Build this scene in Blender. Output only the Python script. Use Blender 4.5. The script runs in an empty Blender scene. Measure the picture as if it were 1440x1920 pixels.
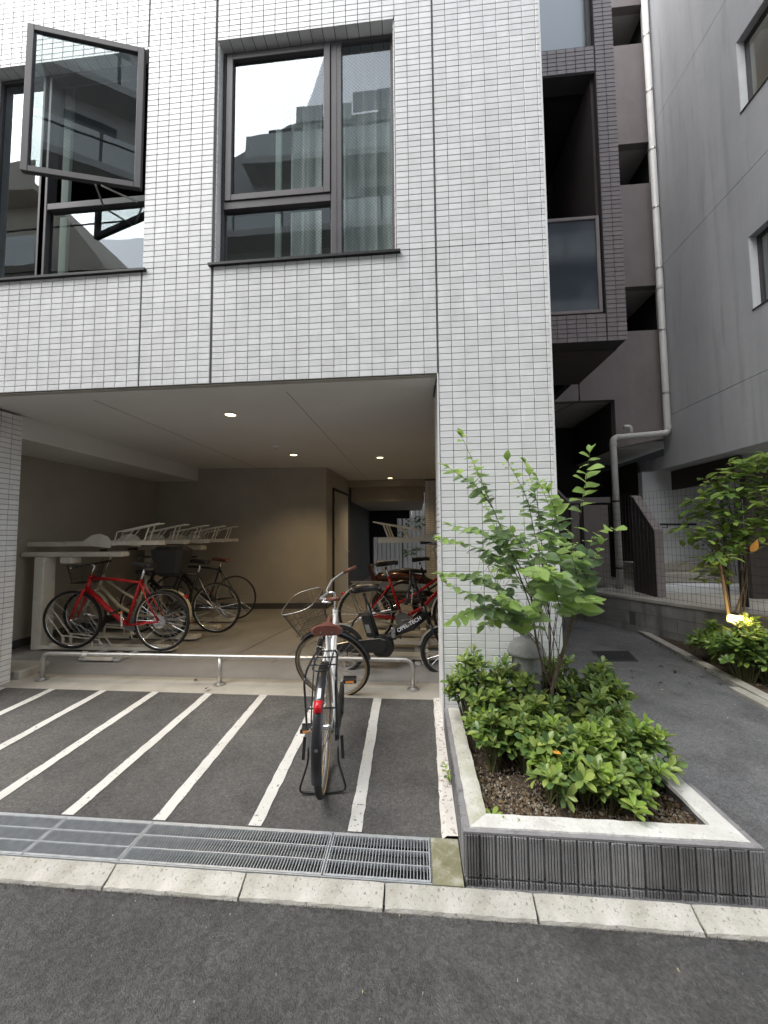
import bpy, math, random
from mathutils import Vector, Matrix
random.seed(7)
S = bpy.context.scene
COL = S.collection
R = math.radians
PI = math.pi
V = Vector

# ------------------------------------------------------------------ camera
FPX = 700.0                      # focal length in pixels of a 1440 px wide frame
YAW, PITCH, ROLL = R(4.855), R(3.395), R(0.504)
CAMH = 1.5
_f = V((-math.sin(YAW)*math.cos(PITCH), math.cos(YAW)*math.cos(PITCH), math.sin(PITCH)))
_r = V((math.cos(YAW), math.sin(YAW), 0)); _d = _f.cross(_r)
_r2 = math.cos(ROLL)*_r + math.sin(ROLL)*_d
_d2 = -math.sin(ROLL)*_r + math.cos(ROLL)*_d
cam = bpy.data.cameras.new('camera'); camo = bpy.data.objects.new('camera', cam); COL.objects.link(camo)
cam.sensor_fit = 'HORIZONTAL'; cam.sensor_width = 36; cam.lens = 36*FPX/1440
cam.clip_start = 0.05; cam.clip_end = 500
m = Matrix((( _r2.x, -_d2.x, -_f.x), (_r2.y, -_d2.y, -_f.y), (_r2.z, -_d2.z, -_f.z))).to_4x4()
m.translation = V((0, 0, CAMH)); camo.matrix_world = m
S.camera = camo

# ------------------------------------------------------------------ world, sun, exposure
W = bpy.data.worlds.new('World'); S.world = W; W.use_nodes = True
nt = W.node_tree; nt.nodes.clear()
out = nt.nodes.new('ShaderNodeOutputWorld'); bg = nt.nodes.new('ShaderNodeBackground')
sky = nt.nodes.new('ShaderNodeTexSky'); sky.sky_type = 'NISHITA'; sky.sun_disc = False
SUN_EL, SUN_AZ = R(56), R(238)
sky.sun_elevation = SUN_EL; sky.sun_rotation = SUN_AZ
sky.air_density = 1.6; sky.dust_density = 1.5; sky.ozone_density = 1.0
hs = nt.nodes.new('ShaderNodeHueSaturation'); hs.inputs['Saturation'].default_value = 0.22
tc = nt.nodes.new('ShaderNodeTexCoord'); nz = nt.nodes.new('ShaderNodeTexNoise')
nz.inputs['Scale'].default_value = 2.2; nz.inputs['Detail'].default_value = 6
cr = nt.nodes.new('ShaderNodeValToRGB')
cr.color_ramp.elements[0].position = 0.3; cr.color_ramp.elements[0].color = (0.80, 0.83, 0.87, 1)
cr.color_ramp.elements[1].position = 0.7; cr.color_ramp.elements[1].color = (1.12, 1.11, 1.10, 1)
mx = nt.nodes.new('ShaderNodeMix'); mx.data_type = 'RGBA'; mx.blend_type = 'MULTIPLY'; mx.inputs[0].default_value = 1
L = nt.links.new
L(sky.outputs[0], hs.inputs['Color']); L(hs.outputs[0], mx.inputs[6])
L(tc.outputs['Generated'], nz.inputs['Vector']); L(nz.outputs[0], cr.inputs[0]); L(cr.outputs[0], mx.inputs[7])
L(mx.outputs[2], bg.inputs['Color']); bg.inputs['Strength'].default_value = 0.15
L(bg.outputs[0], out.inputs['Surface'])
sl = bpy.data.lights.new('sun', 'SUN'); sl.energy = 1.0; sl.angle = R(50); sl.color = (1, 0.97, 0.93)
so = bpy.data.objects.new('sun', sl); COL.objects.link(so)
sd = V((math.sin(SUN_AZ)*math.cos(SUN_EL), math.cos(SUN_AZ)*math.cos(SUN_EL), math.sin(SUN_EL)))
so.rotation_euler = sd.to_track_quat('Z', 'Y').to_euler()
so.location = (0, -3, 15)
S.view_settings.view_transform = 'Standard'; S.view_settings.look = 'None'
S.view_settings.gamma = 1; S.view_settings.use_curve_mapping = False
S.view_settings.exposure = 1.68
S.render.engine = 'CYCLES'
S.cycles.max_bounces = 8; S.cycles.diffuse_bounces = 4; S.cycles.glossy_bounces = 4
S.cycles.transparent_max_bounces = 12

# ------------------------------------------------------------------ pixel -> place (measuring aid: photograph px of 1440x1920)
def ray(px, py):
    return _r2*((px-720)/FPX) + _d2*((py-960)/FPX) + _f
def at(px, py, X=None, Y=None, Z=None):
    d = ray(px, py)
    t = X/d.x if X is not None else (Y/d.y if Y is not None else (Z-CAMH)/d.z)
    return V((0, 0, CAMH)) + d*t

# ------------------------------------------------------------------ mesh helpers
ORG = {}
class MB:
    def __init__(s, T=None): s.v = []; s.f = []; s.T = T
    def add(s, vs, fs):
        b = len(s.v)
        s.v += [tuple(s.T(V(p))) if s.T else tuple(p) for p in vs]
        s.f += [tuple(b+i for i in f) for f in fs]; return s
    def box(s, x0, x1, y0, y1, z0, z1):
        return s.add([(x0,y0,z0),(x1,y0,z0),(x1,y1,z0),(x0,y1,z0),(x0,y0,z1),(x1,y0,z1),(x1,y1,z1),(x0,y1,z1)],
                     [(0,3,2,1),(4,5,6,7),(0,1,5,4),(1,2,6,5),(2,3,7,6),(3,0,4,7)])
    def bbox(s, x0, x1, y0, y1, z0, z1, b=0.004):   # box with chamfered edges
        pts = []
        for z, i in ((z0, b), (z0+b, 0), (z1-b, 0), (z1, b)):
            X0, X1, Y0, Y1 = x0+i, x1-i, y0+i, y1-i; c = b
            pts += [(X0+c,Y0,z),(X1-c,Y0,z),(X1,Y0+c,z),(X1,Y1-c,z),(X1-c,Y1,z),(X0+c,Y1,z),(X0,Y1-c,z),(X0,Y0+c,z)]
        f = [(k*8+i, k*8+(i+1)%8, k*8+8+(i+1)%8, k*8+8+i) for k in range(3) for i in range(8)]
        return s.add(pts, f+[tuple(range(7,-1,-1)), tuple(range(24,32))])
    def quad(s, a, b, c, d): return s.add([a,b,c,d], [(0,1,2,3)])
    def poly(s, pts): return s.add(pts, [tuple(range(len(pts)))])
    def prism(s, pts, d):                            # polygon swept by vector d
        n = len(pts); d = V(d)
        vs = [V(p) for p in pts] + [V(p)+d for p in pts]
        return s.add(vs, [tuple(range(n-1,-1,-1)), tuple(range(n,2*n))] + [(i,(i+1)%n,n+(i+1)%n,n+i) for i in range(n)])
    def tube(s, pts, r, n=8, closed=False, caps=True, flat=1.0):
        pts = [V(p) for p in pts]; m = len(pts)
        rs = r if isinstance(r, (list, tuple)) else [r]*m
        vs = []; up = None
        for i, p in enumerate(pts):
            if closed: t = (pts[(i+1)%m]-pts[i-1])
            else: t = pts[min(i+1,m-1)]-pts[max(i-1,0)]
            t.normalize()
            if up is None:
                a = V((0,0,1)) if abs(t.z) < .9 else V((1,0,0))
                up = (a-t*a.dot(t)).normalized()
            else:
                up = up-t*up.dot(t)
                up = up.normalized() if up.length > 1e-6 else t.orthogonal().normalized()
            sd_ = t.cross(up)
            for k in range(n):
                a = 2*PI*k/n
                vs.append(p+up*math.cos(a)*rs[i]*flat+sd_*math.sin(a)*rs[i])
        f = []
        for i in range(m if closed else m-1):
            a = i*n; c = ((i+1)%m)*n
            for k in range(n): f.append((a+k, a+(k+1)%n, c+(k+1)%n, c+k))
        if not closed and caps:
            f.append(tuple(range(n-1,-1,-1))); f.append(tuple((m-1)*n+k for k in range(n)))
        return s.add(vs, f)
    def ring(s, c, ax, R_, r, n=28, k=6):
        c = V(c); ax = V(ax).normalized(); u = ax.orthogonal().normalized(); w = ax.cross(u)
        return s.tube([c+(u*math.cos(2*PI*i/n)+w*math.sin(2*PI*i/n))*R_ for i in range(n)], r, k, closed=True)
    def lathe(s, prof, c, n=20, ax='Z'):
        c = V(c); vs = []
        for (r, h) in prof:
            for k in range(n):
                a = 2*PI*k/n
                q = (r*math.cos(a), r*math.sin(a), h)
                if ax == 'Y': q = (q[0], q[2], q[1])
                if ax == 'X': q = (q[2], q[0], q[1])
                vs.append(c+V(q))
        m = len(prof); f = [(i*n+k, i*n+(k+1)%n, (i+1)*n+(k+1)%n, (i+1)*n+k) for i in range(m-1) for k in range(n)]
        f += [tuple(range(n-1,-1,-1)), tuple((m-1)*n+k for k in range(n))]
        return s.add(vs, f)
    def build(s, name, mat, parent=None, smooth=False, label=None, kind=None, angle=None):
        o3 = V((0,0,0))
        if parent is not None: o3 = ORG.get(parent.name, V((0,0,0)))
        me = bpy.data.meshes.new(name)
        me.from_pydata([(p[0]-o3.x, p[1]-o3.y, p[2]-o3.z) for p in s.v] if o3.length else s.v, [], s.f)
        if smooth:
            me.polygons.foreach_set('use_smooth', [True]*len(me.polygons))
            if angle is not None and hasattr(me, 'set_sharp_from_angle'): me.set_sharp_from_angle(angle=R(angle))
        me.update()
        if mat: me.materials.append(mat)
        o = bpy.data.objects.new(name, me); COL.objects.link(o)
        if parent is not None: o.parent = parent
        if parent is not None: ORG[o.name] = o3
        if label: o['label'] = label
        if kind: o['kind'] = kind
        return o
def tag(o, label=None, cat=None, group=None, kind=None):
    if label: o['label'] = label
    if cat: o['category'] = cat
    if group: o['group'] = group
    if kind: o['kind'] = kind
    return o
def thing(name, loc, label, cat, group=None, rz=0, local=False):
    o = bpy.data.objects.new(name, None); COL.objects.link(o)
    o.empty_display_size = .1
    o.location = loc; o.rotation_euler = (0,0,rz)
    ORG[o.name] = V((0,0,0)) if local else V(loc)
    return tag(o, label, cat, group)
def inst(name, mesh, loc, parent, rot=None, scale=None):   # an object sharing mesh data, world coords
    o = bpy.data.objects.new(name, mesh); COL.objects.link(o)
    o3 = ORG.get(parent.name, V((0,0,0))) if parent is not None else V((0,0,0))
    o.location = V(loc)-o3
    if rot is not None: o.rotation_mode = 'QUATERNION'; o.rotation_quaternion = rot
    if scale is not None: o.scale = (scale,)*3 if isinstance(scale, (int,float)) else scale
    if parent is not None: o.parent = parent
    return o
def structure(o): o['kind'] = 'structure'; return o

# ------------------------------------------------------------------ materials
def mat(name, col, rough=.6, metal=0, spec=.5, **k):
    M_ = bpy.data.materials.new(name); M_.use_nodes = True
    n = M_.node_tree; b = n.nodes['Principled BSDF']
    b.inputs['Base Color'].default_value = (*col, 1) if len(col) == 3 else col
    b.inputs['Roughness'].default_value = rough; b.inputs['Metallic'].default_value = metal
    b.inputs['Specular IOR Level'].default_value = spec
    return M_
def nodes(M_): return M_.node_tree, M_.node_tree.nodes['Principled BSDF'], M_.node_tree.links.new
def noisy(name, stops, scale=8, detail=6, rough=.7, bump=.0, bscale=60, coord='Object', spec=.4, metal=0, stretch=None,
          rand=0.0, extra=None, rvar=0, bdist=.01, isl=0):
    """base colour from a noise ramp (+ per-object random brightness, second noise layer) and fine bump"""
    M_ = mat(name, (1,1,1), rough, metal, spec); n, b, l = nodes(M_)
    t = n.nodes.new('ShaderNodeTexCoord'); vec = t.outputs[coord]
    if coord == 'World':
        pass
    if stretch:
        mp = n.nodes.new('ShaderNodeMapping'); mp.inputs['Scale'].default_value = stretch; l(vec, mp.inputs['Vector']); vec = mp.outputs[0]
    nz = n.nodes.new('ShaderNodeTexNoise'); nz.inputs['Scale'].default_value = scale; nz.inputs['Detail'].default_value = detail
    nz.inputs['Roughness'].default_value = .62; l(vec, nz.inputs['Vector'])
    r = n.nodes.new('ShaderNodeValToRGB'); els = r.color_ramp.elements
    while len(els) < len(stops): els.new(.5)
    for e, (p, c) in zip(els, stops): e.position = p; e.color = (*c, 1)
    l(nz.outputs[0], r.inputs[0]); colr = r.outputs[0]
    for ex in (extra or []):   # (scale, lo, hi, colour, amount[, stretch])
        z = n.nodes.new('ShaderNodeTexNoise'); z.inputs['Scale'].default_value = ex[0]; z.inputs['Detail'].default_value = 4
        vv = t.outputs[coord]
        if len(ex) > 5:
            mp = n.nodes.new('ShaderNodeMapping'); mp.inputs['Scale'].default_value = ex[5]; l(vv, mp.inputs['Vector']); vv = mp.outputs[0]
        l(vv, z.inputs['Vector'])
        mr = n.nodes.new('ShaderNodeMapRange'); mr.inputs[1].default_value = ex[1]; mr.inputs[2].default_value = ex[2]
        mr.inputs[3].default_value = 0; mr.inputs[4].default_value = ex[4]; l(z.outputs[0], mr.inputs[0])
        mm = n.nodes.new('ShaderNodeMix'); mm.data_type = 'RGBA'; l(mr.outputs[0], mm.inputs[0]); l(colr, mm.inputs[6])
        mm.inputs[7].default_value = (*ex[3], 1); colr = mm.outputs[2]
    if rand:
        oi = n.nodes.new('ShaderNodeObjectInfo'); mr = n.nodes.new('ShaderNodeMapRange')
        mr.inputs[3].default_value = 1-rand; mr.inputs[4].default_value = 1+rand; l(oi.outputs['Random'], mr.inputs[0])
        vm = n.nodes.new('ShaderNodeVectorMath'); vm.operation = 'SCALE'; l(colr, vm.inputs[0]); l(mr.outputs[0], vm.inputs['Scale']); colr = vm.outputs[0]
    if isl:
        ge = n.nodes.new('ShaderNodeNewGeometry'); mr = n.nodes.new('ShaderNodeMapRange')
        mr.inputs[3].default_value = 1-isl; mr.inputs[4].default_value = 1+isl; l(ge.outputs['Random Per Island'], mr.inputs[0])
        vm = n.nodes.new('ShaderNodeVectorMath'); vm.operation = 'SCALE'; l(colr, vm.inputs[0]); l(mr.outputs[0], vm.inputs['Scale']); colr = vm.outputs[0]
    l(colr, b.inputs['Base Color'])
    if bump:
        z = n.nodes.new('ShaderNodeTexNoise'); z.inputs['Scale'].default_value = bscale; z.inputs['Detail'].default_value = 4; l(t.outputs[coord], z.inputs['Vector'])
        bp = n.nodes.new('ShaderNodeBump'); bp.inputs['Strength'].default_value = bump; bp.inputs['Distance'].default_value = bdist
        l(z.outputs[0], bp.inputs['Height']); l(bp.outputs[0], b.inputs['Normal'])
    return M_
def g(v, t=0): return (v, v*(1-t*.5), v*(1-t))

M = {}
def tile_mat(name, lo, hi, var):
    M_ = noisy(name, [(.3, lo), (.7, hi)], scale=3.3, detail=3, rough=.32, coord='Object', rand=var, spec=.45)
    return M_
M['tile'] = tile_mat('white_tile', (.73,.73,.73), (.80,.80,.80), .05)
M['tile_mass'] = noisy('white_tile_mass', [(.3,(.72,.72,.72)),(.7,(.80,.80,.80))], scale=9, detail=2, rough=.32, spec=.45, isl=.06,
                       extra=[(1.3,.5,.8,(.52,.51,.49),.35,(6,6,.6))])
M['joint'] = noisy('tile_joint', [(.3,(.10,.095,.095)),(.7,(.15,.145,.14))], scale=30, rough=.9)
M['btile'] = tile_mat('brown_tile', (.165,.143,.146), (.21,.184,.188), .10)
M['btile_mass'] = noisy('brown_tile_mass', [(.3,(.16,.14,.142)),(.7,(.215,.19,.192))], scale=14, detail=2, rough=.45, isl=.1)
M['bjoint'] = mat('brown_joint', (.03,.026,.028), .9)
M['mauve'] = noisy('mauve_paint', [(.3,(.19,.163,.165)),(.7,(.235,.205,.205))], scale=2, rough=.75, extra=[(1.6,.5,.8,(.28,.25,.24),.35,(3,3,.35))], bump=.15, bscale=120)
M['dark_mauve'] = noisy('shaded_mauve', [(.3,(.05,.04,.04)),(.7,(.065,.05,.05))], scale=3, rough=.75)  # darker copy of the mauve: shade put into the colour
M['grey_wall'] = noisy('grey_render', [(.3,(.37,.375,.39)),(.7,(.43,.435,.45))], scale=.9, rough=.8, bump=.2, bscale=90,
                       extra=[(1.1,.45,.8,(.54,.545,.56),.75,(1,1.6,.14)), (3.1,.54,.72,(.27,.275,.285),.5,(2,2.6,.22)), (7,.55,.8,(.34,.345,.355),.35), (45,.52,.7,(.33,.335,.35),.3)])
M['grey_groove'] = mat('grey_groove', (.10,.10,.105), .9)
M['under_wall'] = noisy('pale_wall', [(.3,(.56,.57,.59)),(.7,(.64,.65,.67))], scale=2, rough=.85)
M['soffit'] = noisy('painted_soffit', [(.3,(.40,.39,.37)),(.7,(.46,.45,.43))], scale=1.5, rough=.85)
M['ceil'] = noisy('ceiling_board', [(.3,(.66,.655,.645)),(.7,(.72,.715,.705))], scale=1.2, rough=.85)
M['beige'] = noisy('beige_plaster', [(.3,(.36,.33,.28)),(.7,(.42,.385,.33))], scale=2, rough=.85, bump=.1, bscale=200)
M['skirting'] = mat('dark_skirting', (.06,.058,.055), .7)
M['dark'] = mat('interior_shade', (.018,.016,.016), .9)  # near-black: the shade of unlit interiors is put into the colour
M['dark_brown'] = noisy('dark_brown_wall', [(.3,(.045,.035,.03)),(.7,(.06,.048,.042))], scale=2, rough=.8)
M['frame'] = noisy('bronze_aluminium', [(.3,(.058,.053,.058)),(.7,(.075,.069,.074))], scale=6, rough=.5, metal=.05)
M['black_metal'] = mat('black_metal', (.012,.012,.013), .4, .3)
M['steel'] = noisy('stainless_steel', [(.3,(.48,.465,.44)),(.7,(.60,.585,.56))], scale=12, rough=.42, metal=.8)
M['galv'] = noisy('galvanised_steel', [(.3,(.46,.48,.50)),(.7,(.62,.64,.66))], scale=26, rough=.5, metal=.6)
M['galv_dark'] = noisy('weathered_galvanised', [(.3,(.36,.38,.40)),(.7,(.52,.54,.56))], scale=26, rough=.5, metal=.5)
M['chrome'] = mat('chrome', (.72,.72,.72), .16, 1)
M['pipe'] = noisy('pale_pvc', [(.3,(.54,.53,.515)),(.7,(.62,.61,.595))], scale=4, rough=.45, extra=[(5,.5,.8,(.36,.34,.31),.4,(6,6,.7))])
def asphalt(name, lo, hi, bump, cs):
    M_ = noisy(name, [(.28, lo), (.72, hi)], scale=1.1, detail=9, rough=.86, coord='Object', spec=.35,
               extra=[(150,.62,.72,(hi[0]*1.9,hi[1]*1.9,hi[2]*1.85),.6), (95,.30,.42,(lo[0]*1.0,lo[1]*1.0,lo[2]*1.0),0), (3.5,.50,.72,(lo[0]*.66,lo[1]*.66,lo[2]*.66),.6), (.8,.48,.62,(hi[0]*1.22,hi[1]*1.20,hi[2]*1.16),.6), (2.1,.54,.66,(lo[0]*.70,lo[1]*.69,lo[2]*.68),.5), (14,.60,.75,(hi[0]*1.25,hi[1]*1.2,hi[2]*1.15),.4)])
    n, b, l = nodes(M_)
    t = n.nodes.new('ShaderNodeTexCoord')
    vo = n.nodes.new('ShaderNodeTexVoronoi'); vo.inputs['Scale'].default_value = cs; l(t.outputs['Object'], vo.inputs['Vector'])
    z = n.nodes.new('ShaderNodeTexNoise'); z.inputs['Scale'].default_value = cs*1.7; z.inputs['Detail'].default_value = 3; l(t.outputs['Object'], z.inputs['Vector'])
    ad = n.nodes.new('ShaderNodeMath'); ad.operation = 'ADD'; l(vo.outputs['Distance'], ad.inputs[0]); l(z.outputs[0], ad.inputs[1])
    bp = n.nodes.new('ShaderNodeBump'); bp.inputs['Strength'].default_value = bump; bp.inputs['Distance'].default_value = .006
    l(ad.outputs[0], bp.inputs['Height']); l(bp.outputs[0], b.inputs['Normal'])
    src = b.inputs['Base Color'].links[0].from_socket; prev = src
    for sc_, lo_, hi_ in ((cs*.75, .76, 1.26), (cs*.30, .84, 1.17), (cs*.05, .96, 1.05)):
        v2 = n.nodes.new('ShaderNodeTexVoronoi'); v2.inputs['Scale'].default_value = sc_; l(t.outputs['Object'], v2.inputs['Vector'])
        sp = n.nodes.new('ShaderNodeSeparateColor'); l(v2.outputs['Color'], sp.inputs[0])
        mr = n.nodes.new('ShaderNodeMapRange'); mr.inputs[3].default_value = lo_; mr.inputs[4].default_value = hi_; l(sp.outputs[0], mr.inputs[0])
        vm = n.nodes.new('ShaderNodeVectorMath'); vm.operation = 'SCALE'; l(prev, vm.inputs[0]); l(mr.outputs[0], vm.inputs['Scale']); prev = vm.outputs[0]
    l(prev, b.inputs['Base Color'])
    return M_
M['road'] = asphalt('road_asphalt', (.066,.064,.063), (.098,.096,.093), .9, 170)
M['lot'] = asphalt('lot_asphalt', (.080,.076,.072), (.110,.106,.101), .6, 240)
M['alley'] = asphalt('alley_asphalt', (.120,.120,.122), (.165,.165,.167), .45, 260)
def paint(name, col, under, thr):
    M_ = noisy(name, [(thr-.03, under), (thr+.02, col)], scale=46, detail=7, rough=.75, bump=.4, bscale=220,
               extra=[(4,.5,.75,(col[0]*.72,col[1]*.69,col[2]*.63),.55)])
    return M_
M['line'] = paint('worn_line_paint', (.60,.59,.555), (.17,.16,.15), .375)
M['edge_paint'] = paint('flaking_edge_paint', (.66,.63,.59), (.30,.24,.20), .42)
M['kerb'] = noisy('kerb_concrete', [(.25,(.33,.31,.27)),(.5,(.44,.42,.375)),(.75,(.54,.51,.475))], scale=9, detail=9, rough=.88, bump=.5, bscale=110, rand=.09,
                  extra=[(75,.60,.68,(.17,.155,.135),.8), (3.2,.46,.68,(.31,.30,.225),.65), (16,.55,.72,(.27,.25,.22),.5)])
M['strip'] = noisy('strip_concrete', [(.3,(.33,.31,.27)),(.7,(.44,.42,.37))], scale=4, detail=7, rough=.85, bump=.25, bscale=140, extra=[(40,.64,.74,(.22,.2,.17),.5),(1.7,.5,.75,(.25,.23,.2),.4)])
M['floor'] = noisy('storage_floor', [(.3,(.205,.197,.185)),(.7,(.265,.257,.243))], scale=2.4, detail=6, rough=.62, bump=.1, bscale=120, extra=[(1.1,.5,.7,(.16,.15,.135),.5)])
M['moss'] = noisy('mossy_mortar', [(.25,(.13,.125,.06)),(.5,(.22,.21,.13)),(.72,(.42,.41,.34))], scale=13, detail=8, rough=.9, bump=.5, bscale=90)
M['coping'] = noisy('coping_mortar', [(.25,(.40,.385,.32)),(.5,(.52,.505,.455)),(.75,(.64,.625,.59))], scale=8, detail=9, rough=.88, bump=.6, bscale=60,
                    extra=[(3.4,.46,.66,(.30,.30,.18),.75), (60,.62,.70,(.22,.20,.17),.6), (12,.56,.72,(.34,.32,.28),.5)])
M['block'] = noisy('ribbed_block', [(.25,(.19,.186,.186)),(.55,(.29,.285,.283)),(.8,(.39,.385,.38))], scale=7, detail=8, rough=.9, bump=.6, bscale=180, rand=.06,
                   extra=[(2.2,.50,.72,(.07,.066,.064),.7,(2.2,2.2,.45)), (30,.62,.75,(.28,.27,.26),.5)])
M['rwall'] = noisy('retaining_block', [(.25,(.18,.175,.17)),(.55,(.25,.245,.235)),(.8,(.32,.31,.30))], scale=5, detail=7, rough=.9, bump=.3, bscale=120, rand=.1,
                   extra=[(2.5,.5,.7,(.09,.085,.08),.6,(3,3,.5))])
M['soil'] = noisy('soil', [(.3,(.045,.032,.022)),(.7,(.10,.075,.052))], scale=20, detail=8, rough=.95, bump=1, bscale=60, bdist=.03)
M['gravel'] = noisy('planter_gravel', [(.3,(.10,.075,.05)),(.5,(.22,.18,.13)),(.7,(.42,.37,.30))], scale=45, detail=2, rough=.9)
M['bark'] = noisy('bark', [(.3,(.07,.05,.035)),(.7,(.16,.125,.09))], scale=40, rough=.9, bump=.6, bscale=80, stretch=(1,1,.3))
M['bamboo'] = mat('bamboo_stake', (.34,.24,.13), .6)
M['stone'] = noisy('grey_stoneware', [(.3,(.15,.15,.145)),(.7,(.23,.23,.22))], scale=22, detail=6, rough=.6, bump=.25, bscale=150)
M['glass_dark'] = mat('dark_glass_panel', (.035,.045,.06), .08, 0, .8)
def emission(name, col, st):
    M_ = bpy.data.materials.new(name); M_.use_nodes = True; n = M_.node_tree; n.nodes.clear()
    e = n.nodes.new('ShaderNodeEmission'); e.inputs[0].default_value = (*col,1); e.inputs[1].default_value = st
    o = n.nodes.new('ShaderNodeOutputMaterial'); n.links.new(e.outputs[0], o.inputs[0]); return M_
M['lamp'] = emission('lit_lamp', (1,.80,.40), 1.9)
M['garden_lamp'] = emission('lit_garden_lamp', (1,.72,.26), 1.7)
def glass(name, tint, refl, rough=0.0, wired=False):
    M_ = bpy.data.materials.new(name); M_.use_nodes = True; n = M_.node_tree; n.nodes.clear(); l = n.links.new
    o = n.nodes.new('ShaderNodeOutputMaterial'); t = n.nodes.new('ShaderNodeBsdfTransparent'); t.inputs[0].default_value = (*tint,1)
    gl = n.nodes.new('ShaderNodeBsdfGlossy'); gl.inputs['Roughness'].default_value = rough; gl.inputs['Color'].default_value = (.88,.95,1,1)
    fr = n.nodes.new('ShaderNodeFresnel'); fr.inputs[0].default_value = 1.6
    mr = n.nodes.new('ShaderNodeMath'); mr.operation = 'MULTIPLY_ADD'; mr.inputs[1].default_value = 1.1; mr.inputs[2].default_value = refl; mr.use_clamp = True
    ge = n.nodes.new('ShaderNodeNewGeometry'); inv = n.nodes.new('ShaderNodeMath'); inv.operation = 'SUBTRACT'; inv.inputs[0].default_value = 1; l(ge.outputs['Backfacing'], inv.inputs[1])
    fc = n.nodes.new('ShaderNodeMath'); fc.operation = 'MULTIPLY'; l(inv.outputs[0], fc.inputs[1])
    mx = n.nodes.new('ShaderNodeMixShader'); l(fr.outputs[0], mr.inputs[0]); l(mr.outputs[0], fc.inputs[0]); l(fc.outputs[0], mx.inputs[0]); l(t.outputs[0], mx.inputs[1]); l(gl.outputs[0], mx.inputs[2])
    tcn = n.nodes.new('ShaderNodeTexCoord'); z = n.nodes.new('ShaderNodeTexNoise'); z.inputs['Scale'].default_value = 1.8
    l(tcn.outputs['Object'], z.inputs[0]); bp = n.nodes.new('ShaderNodeBump'); bp.inputs['Strength'].default_value = .03; bp.inputs['Distance'].default_value = .02
    l(z.outputs[0], bp.inputs['Height']); l(bp.outputs[0], gl.inputs['Normal'])
    last = mx
    if wired:   # woven safety wire inside the pane, fine diagonal grid
        mp = n.nodes.new('ShaderNodeMapping'); mp.inputs['Rotation'].default_value = (0, R(45), 0); l(tcn.outputs['Object'], mp.inputs[0])
        d = n.nodes.new('ShaderNodeBsdfDiffuse'); d.inputs[0].default_value = (.16,.17,.165,1)
        acc = None
        for ax in ('X', 'Z'):
            w = n.nodes.new('ShaderNodeTexWave'); w.bands_direction = ax; w.inputs['Scale'].default_value = 14; l(mp.outputs[0], w.inputs[0])
            c = n.nodes.new('ShaderNodeMath'); c.operation = 'GREATER_THAN'; c.inputs[1].default_value = .93; l(w.outputs['Fac'], c.inputs[0])
            if acc: 
                a = n.nodes.new('ShaderNodeMath'); a.operation = 'MAXIMUM'; l(acc, a.inputs[0]); l(c.outputs[0], a.inputs[1]); acc = a.outputs[0]
            else: acc = c.outputs[0]
        k = n.nodes.new('ShaderNodeMath'); k.operation = 'MULTIPLY'; k.inputs[1].default_value = .16; l(acc, k.inputs[0])
        m2 = n.nodes.new('ShaderNodeMixShader'); l(k.outputs[0], m2.inputs[0]); l(mx.outputs[0], m2.inputs[1]); l(d.outputs[0], m2.inputs[2]); last = m2
    l(last.outputs[0], o.inputs[0]); return M_
M['glass'] = glass('window_glass', (.84,.88,.87), .05)
M['glass_wired'] = glass('wired_glass', (.84,.88,.87), .05, wired=True)
M['glass_sky'] = glass('sky_tinted_glass', (.35,.4,.46), .16, .45)  # blue tint and blur imitate a flat reflection of pale sky
def leafmat(name, a, b_, rand=.35, gloss=.35, trans=.35):
    M_ = bpy.data.materials.new(name); M_.use_nodes = True; n = M_.node_tree; b = n.nodes['Principled BSDF']; l = n.links.new
    oi = n.nodes.new('ShaderNodeObjectInfo'); t = n.nodes.new('ShaderNodeNewGeometry')
    z = n.nodes.new('ShaderNodeTexWhiteNoise'); z.noise_dimensions = '1D'
    ad = n.nodes.new('ShaderNodeMath'); ad.operation = 'ADD'; l(oi.outputs['Random'], ad.inputs[0]); l(t.outputs['Random Per Island'], ad.inputs[1])
    l(ad.outputs[0], z.inputs['W'])
    r = n.nodes.new('ShaderNodeValToRGB'); els = r.color_ramp.elements
    els[0].position = 0; els[0].color = (*a,1); els[1].position = 1; els[1].color = (*b_,1)
    e = els.new(.5); e.color = (*[x*.6+y*.4 for x, y in zip(a, b_)],1)
    l(z.outputs[0], r.inputs[0]); l(r.outputs[0], b.inputs['Base Color'])
    b.inputs['Roughness'].default_value = gloss; b.inputs['Specular IOR Level'].default_value = .5
    tr = n.nodes.new('ShaderNodeBsdfTranslucent'); hsn = n.nodes.new('ShaderNodeHueSaturation'); hsn.inputs['Value'].default_value = 1.7; hsn.inputs['Hue'].default_value = .485
    l(r.outputs[0], hsn.inputs['Color']); l(hsn.outputs[0], tr.inputs[0])
    ms = n.nodes.new('ShaderNodeMixShader'); ms.inputs[0].default_value = trans; l(b.outputs[0], ms.inputs[1]); l(tr.outputs[0], ms.inputs[2])
    l(ms.outputs[0], n.nodes['Material Output'].inputs[0]); return M_
M['leaf_shrub'] = leafmat('shrub_leaf', (.14,.22,.06), (.36,.44,.11), gloss=.28, trans=.28)
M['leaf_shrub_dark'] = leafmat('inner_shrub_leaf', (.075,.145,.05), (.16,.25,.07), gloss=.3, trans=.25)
M['leaf_young'] = leafmat('young_leaf', (.22,.34,.06), (.31,.43,.09), gloss=.3, trans=.35)
M['leaf_tree'] = leafmat('tree_leaf', (.11,.18,.09), (.25,.35,.14), gloss=.38, trans=.4)
M['leaf_tree_young'] = leafmat('young_tree_leaf', (.21,.33,.09), (.30,.42,.13), gloss=.36, trans=.45)
M['leaf_right'] = leafmat('small_tree_leaf', (.10,.18,.045), (.32,.45,.10), gloss=.25, trans=.3)
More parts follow.
